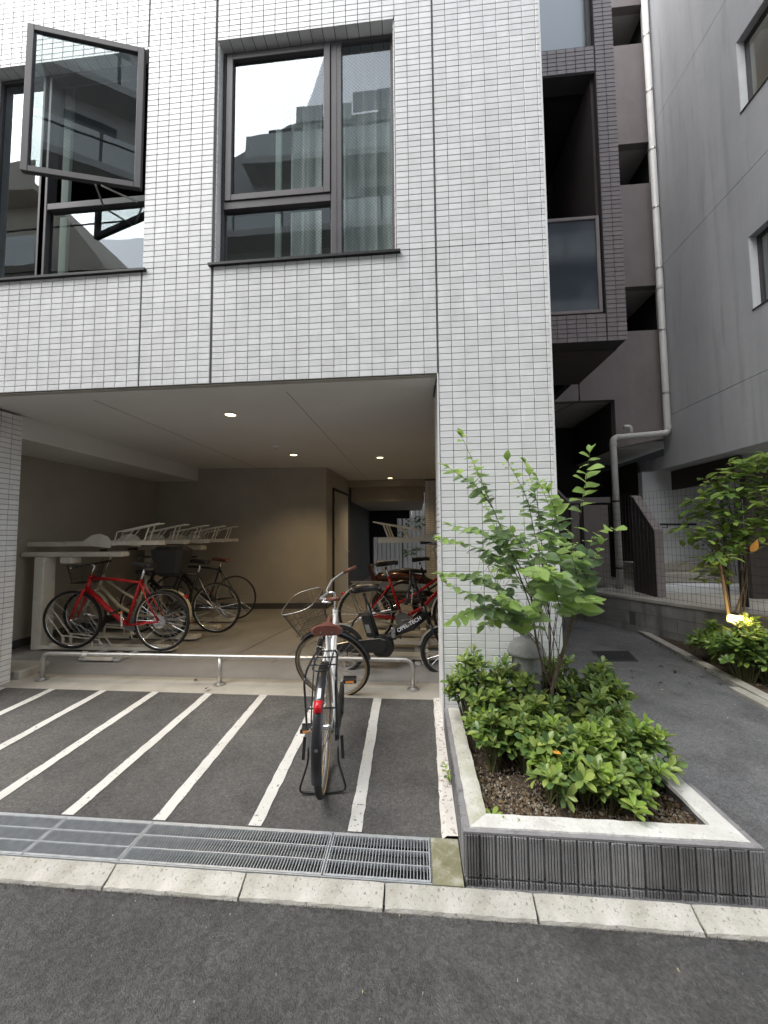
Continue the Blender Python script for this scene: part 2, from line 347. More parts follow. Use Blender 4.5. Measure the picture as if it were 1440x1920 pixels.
M['leaf_dead'] = noisy('dry_leaf', [(.35,(.06,.035,.018)),(.65,(.17,.115,.06))], scale=14, rough=.85)
M['leaf_orange'] = mat('orange_leaf', (.60,.27,.04), .6)
M['stem'] = mat('green_brown_stem', (.10,.10,.04), .8)

# ================================================================== GROUND
def sheet(name, x0, x1, y0, y1, z, mt, z1=None):
    mb = MB(); z1 = z if z1 is None else z1
    mb.quad((x0,y0,z),(x1,y0,z),(x1,y1,z1),(x0,y1,z1)); return structure(mb.build(name, mt))
sheet('ground', -120, 120, -120, 120, -.12, M['alley'])
sheet('road', -40, 40, -6.2, 1.60, 0, M['road'])
GY0, GY1 = 1.645, 1.885          # drain channel
LY0, LY1 = 1.885, 3.27           # parking lot
def lz(y): return .045+.037*(y-1.93)
lot = sheet('parking_lot', -6, .125, LY0, LY1, lz(LY0), M['lot'], lz(LY1))
ORG[lot.name] = V((0,0,0))
random.seed(3)
for i in range(9):               # painted bay lines, 0.5 m apart, with slightly ragged edges
    xa = -.349-.503*i; xb = xa+.03-.004*i; w = .034
    pts = []
    n = 26
    L_ = []; R_ = []
    for k in range(n+1):
        t = k/n; y = LY0+.012+(LY1-LY0-.012)*t; x = xb+(xa-xb)*t
        L_.append((x-w+random.uniform(-.003,.003), y, lz(y)+.004)); R_.append((x+w+random.uniform(-.003,.003), y, lz(y)+.004))
    mb = MB(); mb.add(L_+R_, [(k, k+n+1, k+n+2, k+1) for k in range(n)])
    mb.build('parking_line', M['line'], lot)
mb = MB(); n = 30; vs = []       # flaking white edge along the planter
for k in range(n+1):
    y = LY0+.001+(3.27-LY0-.001)*k/n
    vs += [(.128-.025*(1-k/n)*(1 if k<n*.9 else 0)+random.uniform(-.004,.004), y, lz(y)+.0), (.128+random.uniform(-.003,.003), y, lz(y)+.018), (.181, y, lz(y)+.020)]
mb.add(vs, [f for k in range(n) for f in ((k*3,k*3+1,k*3+4,k*3+3),(k*3+1,k*3+2,k*3+5,k*3+4))])
structure(mb.build('edge_strip', M['edge_paint']))
# concrete strip in front of the storage, then the slightly raised floor
mb = MB(); mb.prism([(-6,3.27,-.1),(-6,3.27,.098),(-6,3.60,.105),(-6,3.60,-.1)], (6.99,0,0)); structure(mb.build('concrete_strip', M['strip']))
FZ = .17
mb = MB(); mb.prism([(-6,3.60,-.1),(-6,3.60,.105),(-6,3.66,.13),(-6,3.76,.155),(-6,3.85,FZ),(-6,8.6,FZ),(-6,8.6,-.1)], (7.0,0,0))
structure(mb.build('storage_floor', M['floor']))
mb = MB(); mb.prism([(-6,8.6,-.1),(-6,8.6,FZ-.004),(-6,12.6,FZ-.02),(-6,12.6,-.1)], (7.0,0,0)); structure(mb.build('passage_floor', M['floor']))
sheet('rear_yard', -8, 2.5, 12.6, 15, .1, M['strip'])
mb = MB()
for (a, b) in (((-2.06,3.7),(-1.35,8.3)), ):
    mb.prism([(a[0]-.004,a[1]+.15,FZ+.0015),(a[0]+.004,a[1]+.15,FZ+.0015),(b[0]+.004,b[1],FZ+.0015),(b[0]-.004,b[1],FZ+.0015)], (0,0,.001))
mb.prism([(-1.52,3.87,FZ+.0015),(-1.512,3.87,FZ+.0015),(-.72,6.4,FZ+.0015),(-.728,6.4,FZ+.0015)], (0,0,.001))
structure(mb.build('floor_joint', M['skirting']))
# block step at the left end of the strip
mb = MB(); mb.bbox(-4.4,-3.90,3.44,3.75,.09,.185,.01); structure(mb.build('floor_edge_step', M['strip']))
# kerb stones
kerb = structure(thing('kerb', (0,0,0), None, None, local=True))
KM = []
for v in range(3):
    mb = MB(); w = .5945; random.seed(v); nn = 14
    prof = [(1.566,-.06),(1.566,.004),(1.570,.015),(1.597,.024),(1.606,.029),(1.643,.047),(1.643,-.06)]
    vs = []
    for k in range(nn+1):
        x = w*k/nn; e = 1 if k in (0, nn) else 0
        for j, (y, z) in enumerate(prof):
            jj = random.uniform(-.0018,.0018) if 0 < j < 5 else 0
            vs.append((x+(.004 if k == 0 else -.004 if k == nn else 0)*(1 if 1 <= j <= 4 else 0)*random.random(), y+jj, z+jj-.003*e*(1 <= j <= 5)))
    P_ = len(prof)
    fs = [(k*P_+j, (k+1)*P_+j, (k+1)*P_+j+1, k*P_+j+1) for k in range(nn) for j in range(P_-1)]
    mb.add(vs, fs+[tuple(range(P_-1,-1,-1)), tuple(nn*P_+j for j in range(P_))])
    o = mb.build('kerb_stone', M['kerb'], kerb); o.location = (-1.347+.6*v, 0, 0); KM.append(o.data)
for i in list(range(-8, 0))+list(range(3, 12)):
    inst('kerb_stone', KM[i % 3], (-1.347+.6*i, 0, 0), kerb)
mb = MB(); mb.box(-8,8,1.585,1.64,-.1,.012); structure(mb.build('kerb_mortar', M['skirting']))
# strip between kerb and channel / mossy square
mb = MB(); mb.box(.048,.178,1.645,LY0,-.1,.05); structure(mb.build('mortar_patch', M['moss']))
# channel
mb = MB(); mb.box(-5,.05,1.648,1.66,-.3,.03); mb.box(-5,.05,1.872,1.884,-.3,.03); mb.box(-5,.05,1.66,1.872,-.3,-.28)
mb.box(-5,.05,1.66,1.70,-.28,-.06); mb.box(-5,.05,1.83,1.872,-.28,-.04)
structure(mb.build('drain_channel', noisy('grimy_channel', [(.3,(.05,.048,.045)),(.7,(.12,.115,.105))], scale=6, rough=.9)))
jo = [.046,-.42,-1.35,-1.82,-2.28,-3.21,-4.14]
GL = ['galvanised drain grate beside the mossy mortar square, nearest the planter', 'galvanised drain grate in the middle of the row below the front bicycle',
      'short galvanised drain grate left of the middle one', 'galvanised drain grate at the left edge of the photo', 'galvanised drain grate just outside the left edge', 'galvanised drain grate furthest left in the row']
for i in range(6):
    x1, x0 = jo[i]-.003, jo[i+1]+.003
    t = thing('drain_grate', (x0, 1.76, .05), GL[i], 'grate', 'drain grates in a row along the kerb')
    mb = MB()
    for (a,b,c,d) in ((x0,x1,1.652,1.662),(x0,x1,1.866,1.878),(x0,x0+.006,1.662,1.866),(x1-.006,x1,1.662,1.866)): mb.box(a,b,c,d,.012,.051)
    mb.build('frame', M['galv'], t)
    n = int((x1-x0)/.0140); mb = MB()
    for k in range(1, n): mb.box(x0+k*(x1-x0)/n-.0017, x0+k*(x1-x0)/n+.0017, 1.662, 1.866, .038, .049)
    mb.build('bars', M['galv_dark'], t, kind='stuff')
    for yy in (1.727, 1.799): mb = MB(); mb.box(x0+.006,x1-.006,yy-.0026,yy+.0026,.030,.0515); mb.build('cross_bar', M['galv'], t)
mb = MB(); mb.box(-5,.05,1.646,1.6505,.0,.050); mb.box(-5,.05,1.880,1.8845,.0,.050); mb.box(.0465,.0500,1.6505,1.88,0,.050); structure(mb.build('channel_edge_angle', M['galv']))
# right-hand alley and planting bed
mb = MB(); mb.poly([(.17,1.645,.028),(30,1.645,.028),(30,3.3,.03),(2.9,3.3,.04),(3.25,5.95,.04),(2.6,7.3,.04),(1.02,14,.04),(1.0,2.8,.035)]); structure(mb.build('alley', M['alley']))
mb = MB(); mb.quad((1.01,2.8,.03),(2.5,7.3,.03),(2.5,20,.03),(1.01,20,.03)); structure(mb.build('alley_rear', M['alley']))
# soil bed between right kerb and retaining wall
mb = MB(); mb.poly([(2.93,3.3,.05),(9,3.3,.05),(9,4.4,.05),(4.0,4.6,.05),(3.62,5.1,.05),(3.18,5.85,.05)]); structure(mb.build('planting_bed', M['soil']))
rk = structure(thing('alley_kerb', (0,0,0), None, None, local=True))
kp = [(3.20,5.87),(3.13,5.25),(3.06,4.65),(2.99,4.05),(2.93,3.45)]
for a, b in zip(kp, kp[1:]):
    d = V((b[0]-a[0], b[1]-a[1], 0)); d.normalize(); p = V((-d.y, d.x, 0))*.10
    a3 = V((*a, -.05))+d*.004; b3 = V((*b, -.05))-d*.004
    mb = MB(); mb.prism([a3, b3, b3+p, a3+p], (0,0,.125)); mb.build('kerb_stone', M['kerb'], rk)
for a, b in (((2.86,3.80),(2.83,3.30)), ((2.98,3.80),(2.98,3.3))):
    mb = MB(); mb.prism([(a[0],a[1],-.05),(b[0],b[1],-.05),(b[0]+.10,b[1],-.05),(a[0]+.09,a[1],-.05)], (0,0,.115)); mb.build('kerb_stone', M['kerb'], rk)
mh = thing('drain_cover', (2.32,4.68,.04), 'dark square drain cover set in the alley asphalt', 'drain cover')
a = [at(1108,1221,Z=.042), at(1180,1221,Z=.042), at(1197,1240,Z=.042), at(1131,1240,Z=.042)]
mb = MB(); mb.prism([V(p)-V((0,0,.02)) for p in a], (0,0,.024)); mb.build('frame', M['skirting'], mh)
c = sum(a, V())/4; mb = MB(); mb.prism([c+(V(p)-c)*.88+V((0,0,-.01)) for p in a], (0,0,.017)); mb.build('lid', noisy('cast_iron', [(.3,(.02,.02,.022)),(.7,(.045,.045,.048))], scale=60, rough=.6, bump=.8, bscale=90), mh)

# ================================================================== MAIN BUILDING
FY = 2.80
bld = thing('apartment_building', (-1.5, FY, .1), 'white tiled apartment building with open bicycle storage under its first floor', 'building')
PX0, PX1 = .18, 1.02
ZL = 2.72; ZT = 14
w1 = (-3.75, -2.235, 3.72, 5.70); w2 = (-1.62, -.125, 3.72, 5.70)
mb = MB()
def wallpanel(x0, x1, z0, z1): mb.box(x0, x1, FY+.008, FY+.20, z0, z1)
wallpanel(-7, w1[0], ZL, ZT); wallpanel(w1[0], w1[1], ZL, w1[2]); wallpanel(w1[0], w1[1], w1[3], ZT)
wallpanel(w1[1], w2[0], ZL, ZT); wallpanel(w2[0], w2[1], ZL, w2[2]); wallpanel(w2[0], w2[1], w2[3], ZT); wallpanel(w2[1], PX1-.008, ZL, ZT)
mb.box(PX0+.008, PX1-.008, FY+.008, FY+.55, -.05, ZL)
mb.box(PX1-.208, PX1-.008, FY+.20, 8.45, ZL, ZT)
mb.box(-4.6,-3.965,FY+.008,3.40,.0,ZL-.002)
mb.build('wall', M['joint'], bld)
mb = MB(); mb.box(-6, .17, FY+.21, 8.45, ZL+.02, ZL+.30); mb.box(.17, PX1-.01, FY+.56, 8.45, ZL+.02, ZL+.30); mb.box(-7,.17,FY+.05,FY+.2095,ZL-.014,ZL-.0025)
mb.build('ceiling', M['ceil'], bld)
mb = MB(); mb.box(-7, .172, FY+.012, FY+.049, ZL-.010, ZL-.0026); mb.build('drip_edge', M['strip'], bld)
# ceiling board joints
mb = MB()
for x in (-2.9, -1.1): mb.box(x-.002, x+.002, FY+.25, 8.4, ZL+.0185, ZL+.021)
mb.build('ceiling_joint', M['skirting'], bld)
# left wall, beam, back walls
mb = MB(); mb.box(-5.1,-4.80,3.42,6.7,.05,ZL+.02); mb.build('side_wall', M['beige'], bld)
mb = MB(); mb.box(-4.80,-4.0,3.402,6.6,2.51,ZL+.019); mb.build('beam', M['ceil'], bld)
mb = MB(); mb.prism([(-4.8,6.50,.1),(-1.63,6.72,.1),(-1.53,8.46,.1),(-1.75,8.46,.1),(-1.85,6.92,.1),(-4.8,6.75,.1)], (0,0,ZL-.08)); mb.build('back_wall', M['beige'], bld)
mb = MB(); mb.prism([(-4.79,6.485,FZ),(-1.615,6.705,FZ),(-1.615,6.72,FZ),(-4.79,6.50,FZ)], (0,0,.10)); mb.prism([(-1.615,6.705,FZ),(-1.515,8.46,FZ),(-1.53,8.46,FZ),(-1.63,6.72,FZ)], (0,0,.10))
mb.box(-4.80,-4.79,3.76,6.48,FZ,FZ+.10); mb.build('skirting', M['skirting'], bld)
# door in the angled wall
def aw(t, z, o=.0): return V((-1.63+.10*t+o, 6.72+1.74*t, z))
dr = MB(); dr.prism([aw(.25,FZ,.004), aw(.92,FZ,.004), aw(.92,2.36,.004), aw(.25,2.36,.004)], (.014,0,0)); door = dr.build('door', M['beige'], bld)
mb = MB()
for t in (.225, .93): mb.prism([aw(t,FZ,.003), aw(t+.022,FZ,.003), aw(t+.022,2.40,.003), aw(t,2.40,.003)], (.03,0,0))
mb.prism([aw(.225,2.37,.003), aw(.952,2.37,.003), aw(.952,2.41,.003), aw(.225,2.41,.003)], (.03,0,0)); mb.build('frame', M['dark_brown'], door)
for z in (.6, 1.3, 2.1): mb = MB(); p = aw(.26,z,.02); mb.tube([p, p+V((0,0,.12))], .012, 6); mb.build('hinge', M['skirting'], door)
mb = MB(); p = aw(.84,1.12,.018); mb.lathe([(.022,0),(.022,.012)], p, 10, 'X'); mb.tube([p, p+V((.045,0,0)), p+V((.05,-.10,0))], .009, 6); mb.build('handle', M['steel'], door)
# tiled column and lintel at the far end, passage beyond
mb = MB(); mb.box(.22, 1.01, 8.458, 8.75, .1, ZL+.019); mb.build('rear_column', M['joint'], bld)
mb = MB(); mb.box(-1.53,.22,8.46,8.80,2.60,ZL+.019); mb.box(-1.53,.20,8.80,12.6,2.28,2.60); mb.build('lintel', M['beige'], bld)
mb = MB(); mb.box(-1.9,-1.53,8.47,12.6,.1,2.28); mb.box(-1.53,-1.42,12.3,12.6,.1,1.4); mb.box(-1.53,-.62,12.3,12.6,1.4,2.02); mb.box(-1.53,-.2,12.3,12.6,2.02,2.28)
mb.build('passage_wall', M['dark'], bld)  # walls blackened: the passage's shade sits in their colour
mb = MB(); mb.box(-4,3,8.61,13.6,3.0,3.2); mb.box(-1.62,-1.531,8.455,8.80,2.2,ZL+.019); mb.build('yard_light_block', M['dark_brown'], bld)  # unseen slab added to dim the rear yard, plus a filler beside the lintel
mb = MB(); mb.box(.80,1.005,FY+.56,8.45,.05,ZL+.02); mb.build('inner_side_wall', M['beige'], bld)
mb = MB()                                     # upper rooms: floor, ceiling and partitions behind the windows
mb.box(-7,.80,FY+.21,6.5,3.25,3.30); mb.box(-7,.80,FY+.21,6.5,6.1,6.2); mb.box(-7,.8,6.5,6.6,3.3,6.1); mb.box(-2.0,-1.9,FY+.21,6.5,3.3,6.1); mb.box(.7,.8,FY+.21,6.5,3.3,6.1); mb.box(-7.1,-7,FY+.21,6.5,3.3,6.1)
mb.build('room_lining', M['dark_brown'], bld)
mb = MB(); mb.box(-7,.81,8.45,8.6,ZL+.3,ZT); mb.box(-7,.81,FY+.2,8.45,ZT-.1,ZT); mb.build('rear_shell', M['dark_brown'], bld)

# ---- tiles
def tile_mesh(w, h, t=.0085, c=.0022, jig=0):
    a, b = w/2, h/2
    vs = [(-a,0,-b),(a,0,-b),(a,0,b),(-a,0,b),(-a,-t+c,-b),(a,-t+c,-b),(a,-t+c,b),(-a,-t+c,b),(-a+c,-t,-b+c),(a-c,-t,-b+c),(a-c,-t,b-c),(-a+c,-t,b-c)]
    fs = [(0,1,5,4),(1,2,6,5),(2,3,7,6),(3,0,4,7),(4,5,9,8),(5,6,10,9),(6,7,11,10),(7,4,8,11),(8,9,10,11)]
    return vs, fs
def field(cells, parent, m1, m2, limit=300, base_rot=0.0, name='tile', near=V((0,0,1.5))):
    """cells: (centre, w, h, rotz). nearest `limit` become objects, the rest one mesh"""
    cells = sorted(cells, key=lambda c: (V(c[0])-near).length)
    cache = {}; o3 = ORG.get(parent.name, V())
    for c, w, h, rz in cells[:limit]:
        k = (round(w,3), round(h,3))
        if k not in cache:
            me = bpy.data.meshes.new(name); vs, fs = tile_mesh(w, h); me.from_pydata(vs, [], fs); me.materials.append(m1); cache[k] = me
        o = bpy.data.objects.new(name, cache[k]); COL.objects.link(o); o.parent = parent
        o.location = V(c)-o3+V((0,0,0)); o.rotation_euler = (random.uniform(-.006,.006), 0, rz+random.uniform(-.004,.004))
    mb = MB()
    for c, w, h, rz in cells[limit:]:
        vs, fs = tile_mesh(w, h); ca, sa = math.cos(rz), math.sin(rz)
        ax, az = random.uniform(-.006,.006), random.uniform(-.004,.004)
        mb.add([(c[0]+x*ca-(y+x*az+z*ax)*sa, c[1]+x*sa+(y+x*az+z*ax)*ca, c[2]+z) for x, y, z in vs], fs)
    if mb.v: mb.build(name+'s', m2, parent, kind='stuff')
random.seed(11)
cells = []
J = .0042
def col_cells(x0, x1, z0, z1, skip=(), y=FY+.0085, pitch=.1, row=.05, rz=0, leftanchor=False):
    xs = []
    if leftanchor:
        x = x0
        while x < x1-.012: xs.append((x, min(x+pitch, x1))); x += pitch
    else:
        x = x1
        while x > x0+.012: xs.append((max(x-pitch, x0), x)); x -= pitch
    nz = round((z1-z0)/row)
    for a, b in xs:
        for k in range(nz):
            za = z0+k*row; cz = za+row/2; cx = (a+b)/2
            if any(s_[0] < cx < s_[1] and s_[2]-.012 < cz < s_[3]+.012 for s_ in skip): continue
            cells.append(((cx, y, cz), (b-a)-J, row-J*.85, rz))
# vertical expansion joints sit at window edges, x = -2.25, -1.63, .185
TZ = 7.62
col_cells(w2[0]-.01, .180, ZL, TZ, (w2,)); col_cells(w1[1]-.005, w2[0]-.018, ZL, TZ); col_cells(-7.0, w1[1]-.013, ZL, TZ, (w1,))
col_cells(.190, PX1, .02, TZ, leftanchor=True)
# window reveals and wall underside returns
for (x0, x1, z0, z1) in (w1, w2):
    k = z0
    while k < z1-.02:
        cells.append(((x0-.0005-.0, FY+.055, k+.025), .085, .045, PI/2)); cells.append(((x1+.0005, FY+.055, k+.025), .085, .045, -PI/2)); k += .05
# pillar left flank, front edge return
for k in range(int((ZL-.10)/.05)):
    cells.append(((PX0+.0085, FY+.055, .10+k*.05+.025), .09, .045, -PI/2)); cells.append(((PX0+.0085, FY+.155, .10+k*.05+.025), .095, .045, -PI/2))
    for q in range(2, 5): cells.append(((PX0+.0085, FY+.055+.1*q, .10+k*.05+.025), .095, .045, -PI/2))
# left pillar, flush with the facade
for k in range(int((ZL-.07)/.05)):
    for q in range(6): cells.append(((-4.005-.1*q, FY+.0085, .07+k*.05+.025), .095, .045, 0)); cells.append(((-3.9645, FY+.055+.1*q, .07+k*.05+.025), .095, .045, PI/2))
# far column
for k in range(int(2.6/.05)):
    for q in range(8): cells.append(((.27+.1*q, 8.458, .10+k*.05+.025), .095, .045, 0))
field(cells, bld, M['tile'], M['tile_mass'])
# tiled soffit edges over the windows and plain wall above the tiled field
mb = MB()
for (x0, x1, z0, z1) in (w1, w2):
    x = x0
    while x < x1-.01: mb.box(x+.003, min(x+.1,x1)-.003, FY+.0006, FY+.10, z1-.002, z1+.0165); x += .1
mb.build('soffit_tiles', M['tile_mass'], bld, kind='stuff')
mb = MB(); mb.box(-7,PX1,FY-.001,FY+.007,TZ+.01,ZT); mb.box(PX1-.007,PX1+.001,FY+.005,8.4,.1,ZT); mb.build('upper_facade', M['tile_mass'], bld)
# corner trim of the pillar (pale edging) and the joint bead
mb = MB(); mb.box(PX0-.004,PX0+.006,FY-.003,FY+.004,.1,ZL); mb.box(PX1-.003,PX1+.007,FY-.003,FY+.004,.03,TZ); mb.build('corner_trim', M['tile_mass'], bld)
mb = MB(); mb.box(.181,.189,FY-.001,FY+.006,ZL,TZ); mb.box(-4.7,PX1,FY-.0005,FY+.005,3.7165,3.7235)
mb.build('expansion_joint', M['joint'], bld)

# ---- windows
def frame_rect(mb, x0, x1, z0, z1, t, y0, y1, T=None):
    mb.bbox(x0,x0+t,y0,y1,z0,z1,.003); mb.bbox(x1-t,x1,y0,y1,z0,z1,.003); mb.bbox(x0+t,x1-t,y0+.001,y1-.001,z0,z0+t,.003); mb.bbox(x0+t,x1-t,y0+.001,y1-.001,z1-t,z1,.003)
def pane(parent, x0, x1, z0, z1, y, mt, label=None):
    mb = MB(); mb.box(x0,x1,y,y+.006,z0,z1); return mb.build('pane', mt, parent, label=label)
# window 2 (right): upper-left casement, lower-left fixed, right tall fixed
x0,x1,z0,z1 = w2
mb = MB(); frame_rect(mb, x0, x1, z0+.005, z1-.01, .035, 2.885, 2.96)
xm = x0+1.005                                  # mullion
mb.bbox(xm-.045,xm+.045,2.870,2.959,z0+.04,z1-.045,.004); mb.box(xm-.003,xm+.003,2.866,2.871,z0+.05,z1-.05)
zt = z0+.56; mb.bbox(x0+.036,xm-.046,2.872,2.958,zt-.035,zt+.035,.004)
win2 = mb.build('window', M['frame'], bld)
mb = MB(); frame_rect(mb, x0+.05, xm-.05, zt+.036, z1-.05, .055, 2.862, 2.90); sash = mb.build('casement_frame', M['frame'], win2)
pane(win2, x0+.10, xm-.10, zt+.085, z1-.10, 2.89, M['glass_wired']); pane(win2, x0+.034, xm-.044, z0+.038, zt-.034, 2.905, M['glass_wired']); pane(win2, xm+.044, x1-.034, z0+.038, z1-.044, 2.90, M['glass_wired'])
mb = MB(); mb.prism([(x0-.035,FY-.028,z0-.028),(x0-.035,FY-.028,z0-.008),(x0-.035,2.90,z0+.004),(x0-.035,2.90,z0-.028)], (x1-x0+.07,0,0)); mb.build('sill', M['black_metal'], win2)
# window 1 (left): right half has an outward-opened sash over a fixed light, left part fixed
x0,x1,z0,z1 = w1
mb = MB(); frame_rect(mb, x0, x1, z0+.005, z1-.01, .035, 2.885, 2.96)
xm1 = at(82,450,Y=2.89).x
mb.bbox(xm1-.035,xm1+.035,2.870,2.959,z0+.04,z1-.045,.004)
mb.bbox(x0+.45,x0+.52,2.870,2.958,z0+.04,z1-.045,.004)
zt1 = at(180,383,Y=2.89).z; mb.bbox(xm1+.036,x1-.036,2.872,2.958,zt1-.03,zt1+.03,.004)
win1 = mb.build('window', M['frame'], bld)
pane(win1, xm1+.034, x1-.034, z0+.038, zt1-.029, 2.905, M['glass']); pane(win1, x0+.518, xm1-.034, z0+.038, z1-.044, 2.90, M['glass']); pane(win1, x0+.03, x0+.452, z0+.038, z1-.044, 2.90, M['glass'])
mb = MB(); mb.prism([(x0-.035,FY-.028,z0-.028),(x0-.035,FY-.028,z0-.008),(x0-.035,2.90,z0+.004),(x0-.035,2.90,z0-.028)], (x1-x0+.07,0,0)); mb.build('sill', M['black_metal'], win1)
# the open sash, hinged at its right edge and swung out towards the street
hx, hy = x1-.045, 2.865
hx, hy = x1-.03, 2.795
zb, ztp = at(268,357,Y=2.80).z, z1-.02
far = at(40,322,Z=zb)
SW = math.hypot(far.x-hx, far.y-hy); print('SASH', far, SW)
ang = math.atan2(far.y-hy, far.x-hx)
ca, sa = math.cos(ang), math.sin(ang)
TS = lambda p: V((hx+p.x*ca-p.y*sa, hy+p.x*sa+p.y*ca, p.z))
mb = MB(TS); frame_rect(mb, 0, SW, zb, ztp, .05, -.02, .02); sash1 = mb.build('open_sash', M['frame'], bld)
mb = MB(TS); mb.box(.048, SW-.048, -.003, .003, zb+.048, ztp-.048); mb.build('pane', M['glass_wired'], sash1)
mb = MB(); mb.tube([(hx-.10,2.88,zb-.02), TS(V((.30,0,zb-.012)))], .008, 6); mb.tube([(hx-.42,2.88,zb-.02), TS(V((.34,0,zb-.014)))], .008, 6); mb.build('stay_arm', M['steel'], sash1)
# curtains and a few things behind the panes
M['curtain'] = noisy('sheer_curtain', [(.3,(.58,.59,.585)),(.7,(.70,.71,.70))], scale=3, rough=.9)
def curtain(x0, x1, y, z0, z1, lab, amp=.035, wl=.13):
    n = int((x1-x0)/.012); vs = []
    for k in range(n+1):
        x = x0+(x1-x0)*k/n; ph = x/wl*2*PI
        for z in (z0, z1):
            vs.append((x, y+amp*math.sin(ph+.7*math.sin(ph*.37))+.012*math.sin(ph*2.3), z))
    mb = MB(); mb.add(vs, [(2*k,2*k+2,2*k+3,2*k+1) for k in range(n)])
    o = mb.build('curtain', M['curtain'], None, smooth=True); tag(o, lab, 'curtain')
curtain(-.72, -.13, 3.10, 3.32, 5.9, 'grey sheer curtain hanging behind the tall right pane of the closed window')
curtain(-1.10, -.80, 3.16, 3.32, 5.9, 'narrow grey sheer curtain hanging left of the mullion of the closed window')
mb = MB(); mb.box(-1.215,-1.165,3.08,3.11,3.32,5.9); tag(mb.build('curtain_pole', noisy('pale_green_board', [(.3,(.42,.47,.43)),(.7,(.5,.55,.51))], scale=4, rough=.7), None), 'pale vertical board standing behind the closed window', 'board')
mb = MB(); mb.box(-3.28,-3.21,3.06,3.09,3.32,5.9); tag(mb.build('board', bpy.data.materials['pale_green_board'], None), 'pale vertical board standing behind the open sash', 'board')
for i, (x, r, h, lb) in enumerate(((-1.30,.035,.06,'small pale ornament behind the lower pane, left of the vertical board'), (-1.47,.03,.04,'low white ornament at the left end of the closed window'), (-1.20,.028,.075,'small ornament standing just below the pale vertical board'), (-.93,.03,.045,'small white ornament behind the lower pane, nearest the mullion'), (-.35,.02,.05,'small ornament behind the tall right pane'))):
    mb = MB(); mb.lathe([(r*.5,0),(r,h*.25),(r*.9,h*.55),(r*.45,h*.75),(r*.5,h)], (x,3.0,z0+.02), 12)
    tag(mb.build('ornament', M['under_wall'], None, smooth=True), lb, 'ornament', 'ornaments on the window ledge')
mb = MB(); mb.box(-1.6,-.14,2.962,3.06,z0-.01,z0+.02); mb.build('inner_ledge', M['dark_brown'], bld)

# ---- lights in the storage ceiling
DL = [(-1.87,3.60,'lit recessed downlight nearest the street'), (-1.86,5.55,'lit recessed downlight before the beige back wall'), (-.56,5.92,'lit recessed downlight right of the others, above the right bicycles'), (-.55,8.14,'lit recessed downlight deepest in the storage, next to the lintel')]
for x, y, lb in DL:
    t = thing('downlight', (x,y,ZL+.02), lb, 'ceiling light', 'round downlights in the storage ceiling')
    mb = MB(); mb.lathe([(.062,.019),(.066,.014),(.058,.008),(.052,.014),(.052,.019)], (x,y,ZL-.002), 24); mb.build('trim_ring', M['ceil'], t, smooth=True)
    mb = MB(); mb.lathe([(.050,0),(.050,.004)], (x,y,ZL+.008), 20); mb.build('lens', M['lamp'], t)
    l = bpy.data.lights.new('downlight_lamp', 'SPOT'); l.energy = 18; l.color = (1,.74,.42); l.spot_size = R(125); l.spot_blend = .8; l.shadow_soft_size = .05
    lo = bpy.data.objects.new('downlight_lamp', l); COL.objects.link(lo); lo.location = V((x,y,ZL-.012))-ORG[t.name]; lo.parent = t
sm = thing('smoke_detector', (-2.05,5.1,ZL), 'small round smoke detector on the storage ceiling between two downlights', 'smoke detector')
p = at(517,836,Z=ZL); mb = MB(); mb.lathe([(.05,.02),(.05,.0),(.035,-.02),(.015,-.03)], p, 18); mb.build('housing', M['ceil'], sm, smooth=True)
mb = MB(); mb.lathe([(.012,0),(.008,-.006)], p+V((0,0,-.03)), 10); mb.build('sensor', M['skirting'], sm)

# ================================================================== PLANTER
pl = thing('planter', (.78,2.2,.03), 'raised planter of dark ribbed blocks with pale mortar coping before the tiled pillar', 'planter')
X0, X1, Y0, Y1, PZ = .182, 1.362, 1.672, 2.797, .245
M['block_plain'] = noisy('block_plain', [(.25,(.17,.165,.17)),(.7,(.26,.25,.25))], scale=9, detail=7, rough=.9, bump=.3, bscale=120, extra=[(20,.62,.72,(.09,.085,.085),.6)])
def ribbed(x0, x1, z0, z1, y, d, rot=None):
    """block front with groups of five narrow ribs parted by wider grooves"""
    mb = MB(rot); mb.box(x0+.0012, x1-.0012, y+.014, y+d, z0, z1)
    n = round((x1-x0)/.0655); g_ = (x1-x0)/n; random.seed(int(x0*1000))
    for k in range(n):
        a = x0+k*g_+.0065; w = (g_-.008)/5
        for q in range(5):
            xa = a+q*w+random.uniform(-.0006,.0006); h = random.uniform(0,.0022)
            zz0, zz1 = z0+.0005, z1-random.uniform(.001,.004)
            mb.prism([(xa+.0006,y+.0142,zz0),(xa+.0016,y+h,zz0),(xa+w-.0026,y+h+.0004,zz0),(xa+w-.0016,y+.0142,zz0)], (0,0,zz1-zz0))
    return mb
rows = ((-.02,.058),(.067,PZ-.012))
for (za, zb_) in rows:
    xs = [X0, .575, .968, X1]
    for a, b in zip(xs, xs[1:]): ribbed(a, b, za, zb_, Y0, .10).build('block', M['block'], pl)
    for s_ in (0, 1):               # flanks
        ys = [Y0+.101, 2.065, 2.43, Y1]
        for a, b in zip(ys, ys[1:]):
            T = (lambda p: V((X0+(p.y), p.x, p.z))) if s_ == 0 else (lambda p: V((X1-(p.y), p.x, p.z)))
            ribbed(a, b, za, zb_, 0, .10, T).build('block', M['block'], pl)
mb = MB()
mb.box(X0+.004,X1-.004,Y0+.006,Y0+.098,PZ-.012,PZ-.003); mb.box(X0+.006,X0+.098,Y0+.1,Y1,PZ-.012,PZ-.003); mb.box(X1-.098,X1-.006,Y0+.1,Y1,PZ-.012,PZ-.003)
mb.build('block_tops', M['block_plain'], pl)
